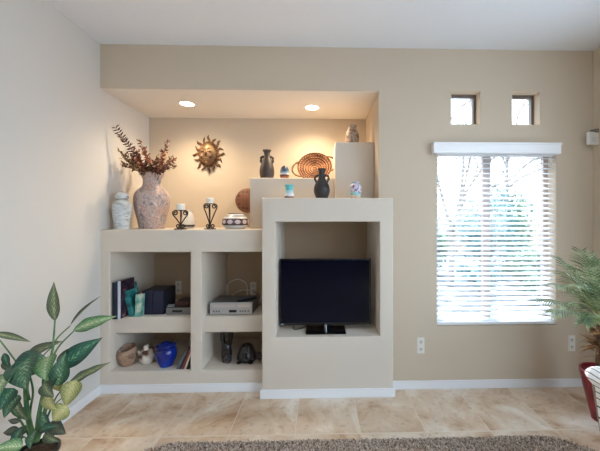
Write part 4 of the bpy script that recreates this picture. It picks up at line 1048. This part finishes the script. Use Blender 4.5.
L_('leaves', (36, 430, PY - .08), (30, 449, PY - .14), 11, (0, -1, 0.3), droop=0.1)
L_('dark_leaves', (30, 408, PY + .05), (18, 411, PY + .05), 4, (0, -0.7, 0.7), droop=0.1)
for k_, m in (('leaves', GREEN), ('dark_leaves', DARKL), ('olive_leaves', OLIVE), ('variegated_leaves', VARI), ('yellow_leaves', YELL), ('dry_leaves', DRY)):
    obj(k_, LV[k_], m, plant, True, world=True)
obj('stems', ST, STG, plant, True, world=True)

# ------------------------------------------------------------------ palm on the right
QY = -0.42
crown = P(603, 326, QY)
crown.x = min(crown.x, XR - 0.2)
palm = thing('potted_palm', 'feathery green palm in a burgundy pot in the corner right of the window', 'palm', (crown.x, QY, 0))
bm = bmesh.new(); lathe(bm, smooth_prof([(0, 0), (0.058, 0), (0.064, 0.01), (0.098, 0.16), (0.124, 0.29), (0.130, 0.30), (0.130, 0.325), (0.120, 0.327), (0.112, 0.29), (0, 0.28)], 3), 36); obj('pot', bm, M_noise('burgundy_glaze', [(0.4, srgb(122, 32, 42)), (0.6, srgb(150, 44, 54))], 12, 0.3), palm, True)
bm = bmesh.new()
tr = smooth_prof([(0, 0, 0.28), (-0.01, 0, 0.36), (0.0, 0, 0.5), (0, 0, crown.z)], 6)
tube(bm, tr, [0.035] * len(tr), 12); obj('trunk', bm, M_noise('palm_trunk', [(0.35, srgb(70, 48, 34)), (0.65, srgb(130, 94, 62))], 30, 0.9, bump=0.8), palm, True)
DEADF = M_noise('dead_frond', [(0.35, srgb(96, 62, 40)), (0.55, srgb(158, 112, 70)), (0.7, srgb(196, 156, 104))], 30, 0.8)
bm = bmesh.new()
for i in range(70):
    z = rnd.uniform(0.42, crown.z - 0.05); a = rnd.uniform(0, 2 * PI); d = Vector((math.cos(a), math.sin(a), rnd.uniform(-0.5, 0.9)))
    leaflet(bm, Vector((0, 0, z)) + d * 0.02, d, Vector((rnd.uniform(-1, 1), rnd.uniform(-1, 1), 1)).normalized(), rnd.uniform(0.06, 0.13), 0.018)
obj('fibre_husk', bm, DEADF, palm)
PALM = M_noise('palm_leaf', [(0.3, srgb(62, 88, 60)), (0.48, srgb(112, 138, 96)), (0.6, srgb(196, 206, 164))], 12, 0.28, 3)
PRACH = M('palm_rib', srgb(150, 158, 92), 0.5)
def frond(tip, sag, ll, nl=22, start=None):
    a0 = (start or crown) + rv() * 0.012
    tip = Vector(tip); mid = a0.lerp(tip, 0.5) + Vector((0, 0, sag))
    pts = [a0 * (1 - q) ** 2 + mid * 2 * q * (1 - q) + tip * q * q for q in [i / 16 for i in range(17)]]
    bmR = bmesh.new(); tube(bmR, pts, [0.0055 * (1 - 0.75 * i / 16) for i in range(17)], 6)
    fo = obj('frond', bmR, PRACH, palm, True, world=True)
    b = bmesh.new()
    for i in range(nl):
        q = 0.22 + 0.78 * i / (nl - 1); j = min(int(q * 16), 15); p = pts[j].lerp(pts[j + 1], q * 16 - j); d = (pts[j + 1] - pts[j]).normalized()
        side = d.cross(Vector((0, 0, 1)))
        side = side.normalized() if side.length > 0.05 else Vector((0, 1, 0))
        up = side.cross(d)
        L_len = ll * (0.55 + 0.45 * math.sin(PI * min(1, (q - 0.15) * 1.15))) * rnd.uniform(.88, 1.08)
        for s in (-1, 1):
            dd = side * s * 0.85 + d * (0.55 + 0.5 * q) + up * rnd.uniform(0.0, 0.25) + Vector((0, 0, -0.12))
            dd.normalize(); ss = dd.cross(up).normalized()
            w = 0.008
            rows = []
            for a in (0, .15, .45, .75, 1):
                c = p + dd * L_len * a + Vector((0, 0, -0.32 * L_len * a * a)); ww = w * (0.5, 1, 1, .7, .06)[(0, .15, .45, .75, 1).index(a)] / 2
                rows.append([c - ss * ww, c + up * ww * .5, c + ss * ww])
            for r_ in rows:
                for q_ in r_:
                    if q_.x > XR - 0.01: q_.x = XR - 0.01
                    if q_.y > -0.07: q_.y = -0.07
            grid(b, rows)
    b.transform(Matrix.Translation(-Vector(palm.location)))
    lf = obj('leaflets', b, PALM, fo, True)
for (u, v, dy, sag, ll) in [(559, 258, 0.06, 0.10, 0.13), (540, 299, 0.03, 0.08, 0.12), (556, 284, -0.12, 0.12, 0.14), (570, 266, 0.15, 0.12, 0.13), (552, 312, -0.10, 0.10, 0.12),
                            (582, 252, -0.05, 0.06, 0.14), (575, 285, -0.2, 0.13, 0.13), (566, 306, 0.14, 0.14, 0.12), (600, 262, -0.2, 0.10, 0.14), (584, 322, -0.16, 0.13, 0.09), (590, 256, 0.0, 0.05, 0.14), (563, 272, -0.08, 0.10, 0.13)]:
    frond(P(u, v, QY + dy), sag, ll * 1.15)
for dx, dy, dz in ((0.14, -0.25, 0.30), (0.12, 0.15, 0.40)):
    frond(crown + Vector((dx, dy, dz)), 0.08, 0.10)

# ------------------------------------------------------------------ armchair with striped throw
YF = -0.90
ax = X(586.5, YF); AZ = Z(586, 370, YF)
CW, CD = min(0.72, XR - ax - 0.03), 0.62
LEA = M_noise('taupe_upholstery', [(0.4, srgb(128, 112, 98)), (0.6, srgb(150, 134, 118))], 40, 0.9, 4, 0.15)
ch = thing('armchair', 'armchair at the right edge, hidden under the white striped throw', 'armchair', (ax + CW / 2, YF - CD / 2, 0))
def arm(x0, x1, flare, lo):
    bm = bmesh.new(); box(bm, min(x0, x1), max(x0, x1), YF - CD, YF, 0.12, AZ, 0.03, 4)
    for v in bm.verts:
        f = (v.co.z - 0.12) / (AZ - 0.12)
        if flare < 0: v.co.x += (1 - f) * 0.075 * (1 if v.co.x < (x0 + x1) / 2 else 0.4)
        else: v.co.x -= (1 - f) * 0.075 * (1 if v.co.x > (x0 + x1) / 2 else 0.4)
    return obj('arm', bm, LEA, ch, True, world=True)
AW = 0.15
arm(ax, ax + AW, -1, 0); arm(ax + CW - AW, ax + CW, 1, 0)
bm = bmesh.new(); box(bm, ax + AW - 0.03, ax + CW - AW + 0.03, YF - CD, YF - 0.02, 0.12, 0.30, 0.02, 3); obj('seat_base', bm, LEA, ch, True, world=True)
bm = bmesh.new(); box(bm, ax + AW + 0.002, ax + CW - AW - 0.002, YF - CD + 0.14, YF - 0.01, 0.30, 0.42, 0.035, 4); obj('seat_cushion', bm, LEA, ch, True, world=True)
bm = bmesh.new(); box(bm, ax + 0.06, ax + CW - 0.06, YF - CD - 0.04, YF - CD + 0.14, 0.12, 0.88, 0.05, 4); obj('backrest', bm, LEA, ch, True, world=True)
WOODL = M('dark_wood_leg', srgb(48, 30, 24), 0.4)
for lx in (ax + 0.10, ax + CW - 0.10):
    for ly in (YF - 0.06, YF - CD + 0.05):
        bm = bmesh.new(); z_ = 0.032 if lx < 1.6 else 0.0; lathe(bm, [(0, z_), (0.016, z_), (0.024, 0.12), (0, 0.122)], 16, (lx, ly, 0)); obj('leg', bm, WOODL, ch, True, world=True)
# throw draped over the arm
def m_throw():
    m = M('striped_throw', srgb(238, 236, 234), 0.85); nt, N, L, b = nodes_of(m)
    tc = N.new('ShaderNodeTexCoord'); s = N.new('ShaderNodeSeparateXYZ'); L.new(tc.outputs['UV'], s.inputs[0])
    n = N.new('ShaderNodeTexNoise'); n.inputs['Scale'].default_value = 3; L.new(tc.outputs['UV'], n.inputs['Vector'])
    ad = N.new('ShaderNodeMath'); ad.operation = 'MULTIPLY_ADD'; ad.inputs[1].default_value = 0.04; L.new(n.outputs['Fac'], ad.inputs[0]); L.new(s.outputs['Y'], ad.inputs[2])
    mm = N.new('ShaderNodeMath'); mm.operation = 'MULTIPLY'; mm.inputs[1].default_value = 17; L.new(ad.outputs[0], mm.inputs[0])
    fr = N.new('ShaderNodeMath'); fr.operation = 'FRACT'; L.new(mm.outputs[0], fr.inputs[0])
    lt = N.new('ShaderNodeMath'); lt.operation = 'LESS_THAN'; lt.inputs[1].default_value = 0.16; L.new(fr.outputs[0], lt.inputs[0])
    mx = N.new('ShaderNodeMix'); mx.data_type = 'RGBA'; mx.inputs['A'].default_value = srgb(240, 238, 236); mx.inputs['B'].default_value = srgb(66, 64, 66)
    L.new(lt.outputs[0], mx.inputs['Factor']); L.new(mx.outputs['Result'], b.inputs['Base Color'])
    n2 = N.new('ShaderNodeTexNoise'); n2.inputs['Scale'].default_value = 90; L.new(tc.outputs['UV'], n2.inputs['Vector']); add_bump(N, L, b, n2.outputs['Fac'], 0.4, 0.005); return m
bm = bmesh.new(); rows = []
prof = [(ax + AW + 0.012, AZ - 0.12), (ax + AW + 0.014, AZ - 0.03), (ax + AW - 0.012, AZ + 0.012), (ax + AW * .5, AZ + 0.016), (ax + 0.02, AZ + 0.013), (ax - 0.016, AZ - 0.02), (ax - 0.012, AZ - 0.06), (ax - 0.004, AZ - 0.12), (ax + 0.012, AZ - 0.22), (ax + 0.03, AZ - 0.34)]
prof = smooth_prof(prof, 5)
for i, (x, z) in enumerate(prof):
    a = i / (len(prof) - 1); row = []
    yfe = YF + 0.004 - (0.0 if a < 0.52 else min(0.075, (a - 0.52) * 0.6)) 
    for j in range(25):
        q = j / 24; y = yfe - q * 0.46
        drop = max(0, a - 0.5)
        row.append(Vector((x - drop * 0.025 * (0.5 + 0.5 * math.sin(q * 22 + 1.0)), y, z + 0.004 * math.sin(q * 13))))
    rows.append(row)
grid(bm, rows)
bmesh.ops.recalc_face_normals(bm, faces=bm.faces[:])
gsol = bmesh.ops.solidify(bm, geom=bm.faces[:], thickness=0.006)
o = obj('striped_throw', bm, m_throw(), None, True)
tag(o, 'white throw blanket with thin dark stripes draped over the armchair arm', 'blanket')

# ------------------------------------------------------------------ outdoors
GRAV = M_noise('desert_gravel', [(0.36, srgb(52, 54, 56)), (0.5, srgb(92, 94, 96)), (0.6, srgb(136, 136, 136))], 4, 0.9, 8)  # dark speckle paints in shrub shadows along with the stones
bm = bmesh.new(); box(bm, -30, 40, 0.8, 60, -0.25, -0.12); box(bm, XR + 0.14, 40, -30, 0.8, -0.25, -0.12); box(bm, -30, XR + 0.14, -30, YB - 0.14, -0.25, -0.12); struct('ground', bm, GRAV)
bm = bmesh.new(); box(bm, XR + 0.14, 7.5, -7, 0.0, -0.12, -0.03); struct('floor_bounce_slab', bm, M_noise('pale_bounce_concrete', [(0.4, srgb(200, 202, 206)), (0.6, srgb(222, 224, 228))], 6, 0.9))  # unseen pale slab added to bounce more daylight in through the door
BARK = M_noise('grey_bark', [(0.35, srgb(104, 92, 84)), (0.65, srgb(150, 138, 128))], 12, 0.9, 4, 0.4)
def bare_tree(base, h, r, lean, seed, label, levels=4):
    rr = random.Random(seed); bm = bmesh.new()
    def br(p, d, ln, rad, lev):
        n = 5; pts = [p]; dd = d.copy()
        for i in range(n):
            dd = (dd + Vector((rr.uniform(-1, 1), rr.uniform(-1, 1), rr.uniform(-.5, .8))) * 0.13).normalized(); pts.append(pts[-1] + dd * ln / n)
        tube(bm, pts, [rad * (1 - 0.45 * i / n) for i in range(n + 1)], 8 if lev == levels else 5)
        if lev == 0: return
        for q in range(3 if lev > 1 else 4):
            i = rr.randint(2, n); nd = (dd + Vector((rr.uniform(-1, 1), rr.uniform(-1, 1), rr.uniform(-.25, .7))) * 0.85).normalized()
            br(pts[i], nd, ln * rr.uniform(.55, .8), rad * 0.5 * (1 - 0.04 * i), lev - 1)
    br(Vector((0, 0, 0)), (Vector((0, 0, 1)) + Vector(lean)).normalized(), h * 0.42, r, levels)
    o = obj('bare_tree', bm, BARK, None, True); o.location = base
    return tag(o, label, 'tree', 'bare trees outside')
def limb_tree(y, limbs, r0, seed, label):
    rr = random.Random(seed); bm = bmesh.new(); base = P(limbs[0][0][0], 0, y); base.z = -0.12
    def twig(p, d, ln, rad, lev):
        pts = [p]; dd = d.copy()
        for i in range(4):
            dd = (dd + Vector((rr.uniform(-1, 1), rr.uniform(-1, 1), rr.uniform(-.4, .9))) * 0.22).normalized(); pts.append(pts[-1] + dd * ln / 4)
        tube(bm, pts, [rad * (1 - 0.15 * i) for i in range(5)], 5)
        if lev:
            for q in range(2): twig(pts[rr.randint(1, 4)], (dd + Vector((rr.uniform(-1, 1), rr.uniform(-1, 1), rr.uniform(-.3, .8)))).normalized(), ln * .6, rad * .6, lev - 1)
    for n, lm in enumerate(limbs):
        rad = r0 * (1 if n == 0 else 0.5)
        pts = [P(u, v, y + dy) - base for u, v, dy in lm]
        if n == 0: pts.insert(0, Vector((0, 0, 0)))
        pp = [Vector(q) for q in smooth_prof([tuple(q) for q in pts], 5)]
        tube(bm, pp, [rad * (1 - 0.65 * i / (len(pp) - 1)) for i in range(len(pp))], 8)
        for q in range(9):
            i = rr.randint(len(pp) // 3, len(pp) - 2); d = (pp[i + 1] - pp[i]).normalized()
            twig(pp[i], (d + Vector((rr.uniform(-1, 1), rr.uniform(-1, 1), rr.uniform(-.3, .8))) * 0.8).normalized(), rr.uniform(.35, .8), rad * 0.3, 2)
    o = obj('bare_tree', bm, BARK, None, True); o.location = base
    return tag(o, label, 'tree', 'bare trees outside')
limb_tree(4.2, [[(451, 266, 0), (455, 235, 0.05), (461, 202, 0.1)], [(461, 202, .1), (466, 178, .2), (472, 150, .35), (477, 110, .5)], [(461, 200, .1), (474, 180, 0), (491, 160, -.2), (510, 148, -.3)],
                [(457, 222, .05), (463, 172, .3), (464, 145, .5), (470, 100, .6), (486, 84, .6)], [(454, 235, .05), (443, 200, -.2), (436, 160, -.3), (453, 116, -.3), (474, 97, -.3)]], 0.075, 5, 'bare grey tree outside behind the left half of the blind')
limb_tree(6.2, [[(508, 262, 0), (508, 220, 0.05), (507, 180, 0.1), (506, 120, 0.2)], [(508, 205, 0), (497, 190, -.2), (478, 178, -.4)], [(494, 186, -.3), (512, 178, -.2), (524, 166, -.2), (541, 157, -.1), (560, 150, 0)], [(507, 190, .1), (520, 178, .1), (536, 172, .3), (552, 160, .4)],
                [(507, 160, .2), (516, 140, .3), (518, 115, .3), (530, 96, .3)]], 0.085, 11, 'bare grey tree outside behind the right half of the blind')
SHR = M_noise('pale_sage_foliage', [(0.35, srgb(86, 110, 92)), (0.6, srgb(136, 158, 134))], 6, 0.8)
SHR2 = M_noise('blue_green_foliage', [(0.35, srgb(70, 104, 104)), (0.6, srgb(120, 152, 148))], 6, 0.8)
def bush(base, w, h, m, seed, label, trunk=True, nlv=2600):
    rr = random.Random(seed); t = thing('leafy_bush', label, 'bush', base, 0, 'bushes outside the window')
    b = bmesh.new(); cl = [(rr.uniform(-.6, .6) * w, rr.uniform(-.5, .5) * w, h * rr.uniform(.3, .85)) for _ in range(11)]
    for i in range(nlv):
        c = Vector(rr.choice(cl)); d = Vector((rr.gauss(0, 1), rr.gauss(0, 1), rr.gauss(0, 1))).normalized() * (rr.random() ** 0.4)
        p = c + Vector((d.x * w * .42, d.y * w * .42, d.z * h * .2)); nn = Vector((rr.uniform(-1, 1), rr.uniform(-1, 1), rr.uniform(-1, 1))).normalized()
        s = nn.orthogonal().normalized() * 0.06; q = nn.cross(s)
        b.faces.new([b.verts.new(p + s), b.verts.new(p + q * .5), b.verts.new(p - s), b.verts.new(p - q * .5)])
    obj('foliage', b, m, t)
    b = bmesh.new()
    for c in cl[:7]: tube(b, [(0, 0, 0), (c[0] * .4, c[1] * .4, c[2] * .5), c], [0.04, 0.025, 0.01], 6)
    obj('branches', b, BARK, t, True)
bush((4.6, 6.2, -0.12), 0.9, 2.3, SHR2, 1, 'tall blue green bush outside behind the window mullion')
bush((6.5, 8.2, -0.12), 1.2, 3.0, SHR, 2, 'tall pale sage bush outside behind the right half of the blind')
bush((2.9, 5.6, -0.12), 0.7, 1.3, SHR, 3, 'low sage bush outside at the left edge of the blind')
bush((4.6, 4.6, -0.12), 0.6, 0.8, SHR, 4, 'low sage bush outside low behind the right half of the blind', nlv=1500)
bush((3.1, 3.6, -0.12), 0.45, 0.6, SHR2, 6, 'small blue green bush outside low behind the left half of the blind', nlv=1200)
bush((4.1, 3.2, -0.12), 0.4, 0.5, SHR, 8, 'smallest sage bush outside nearest the window', nlv=1000)
bm = bmesh.new(); box(bm, -6, 22, 11, 11.2, -0.12, 1.45); 
o = obj('garden_wall', bm, M_noise('block_wall', [(0.4, srgb(168, 146, 128)), (0.6, srgb(190, 170, 152))], 5, 0.9)); tag(o, 'long tan block garden wall outside beyond the bushes', 'garden wall')

# ------------------------------------------------------------------ world and light
w = bpy.data.worlds.new('sky'); scn.world = w; w.use_nodes = True
nt = w.node_tree; bg = nt.nodes['Background']
tc = nt.nodes.new('ShaderNodeTexCoord'); sp_ = nt.nodes.new('ShaderNodeSeparateXYZ'); nt.links.new(tc.outputs['Generated'], sp_.inputs[0])
rp = ramp(nt.nodes, [(0.0, (0.80, 0.90, 1.0, 1)), (0.25, (0.68, 0.84, 1.0, 1)), (1.0, (0.52, 0.74, 1.0, 1))])
nt.links.new(sp_.outputs['Z'], rp.inputs['Fac']); nt.links.new(rp.outputs['Color'], bg.inputs['Color'])
bg.inputs['Strength'].default_value = 3.0
sl = bpy.data.lights.new('sun', 'SUN'); sl.energy = 5.0; sl.angle = math.radians(1.0); sl.color = (1.0, 0.97, 0.93)
so_ = bpy.data.objects.new('sun', sl); COL.objects.link(so_); so_.rotation_euler = (math.radians(-30), math.radians(-6), 0)
def portal(loc, rot, sx, sy):
    l = bpy.data.lights.new('sky_portal', 'AREA'); l.shape = 'RECTANGLE'; l.size = sx; l.size_y = sy; l.cycles.is_portal = True
    o = bpy.data.objects.new('sky_portal', l); COL.objects.link(o); o.location = loc; o.rotation_euler = rot
portal((XR + 0.03, -2.675, 1.2), (0, PI / 2, 0), 2.3, 3.33)
portal(((Wx0 + Wx1) / 2, 0.14, (Wz0 + Wz1) / 2), (-PI / 2, 0, 0), Wx1 - Wx0, Wz1 - Wz0)
portal(((1.15 + XR - 0.1) / 2, YB + 0.0, 1.575), (PI / 2, 0, 0), 0.9, 1.35)

# ------------------------------------------------------------------ camera
cd = bpy.data.cameras.new('camera'); cam = bpy.data.objects.new('camera', cd); COL.objects.link(cam)
cam.location = CAM; cam.rotation_euler = (PI / 2, 0, -TH)
cd.sensor_width = 36; cd.sensor_fit = 'HORIZONTAL'; cd.lens = F / 600 * 36
cd.shift_x = (300 - U0) / 600; cd.shift_y = -(225.5 - V0) / 600
cd.clip_start = 0.02
scn.camera = cam
vs = scn.view_settings
vs.view_transform = 'Standard'; vs.look = 'None'; vs.gamma = 1; vs.use_curve_mapping = False
vs.exposure = 1.25
scn.cycles.use_denoising = True
scn.cycles.max_bounces = 10; scn.cycles.diffuse_bounces = 7; scn.cycles.transparent_max_bounces = 16
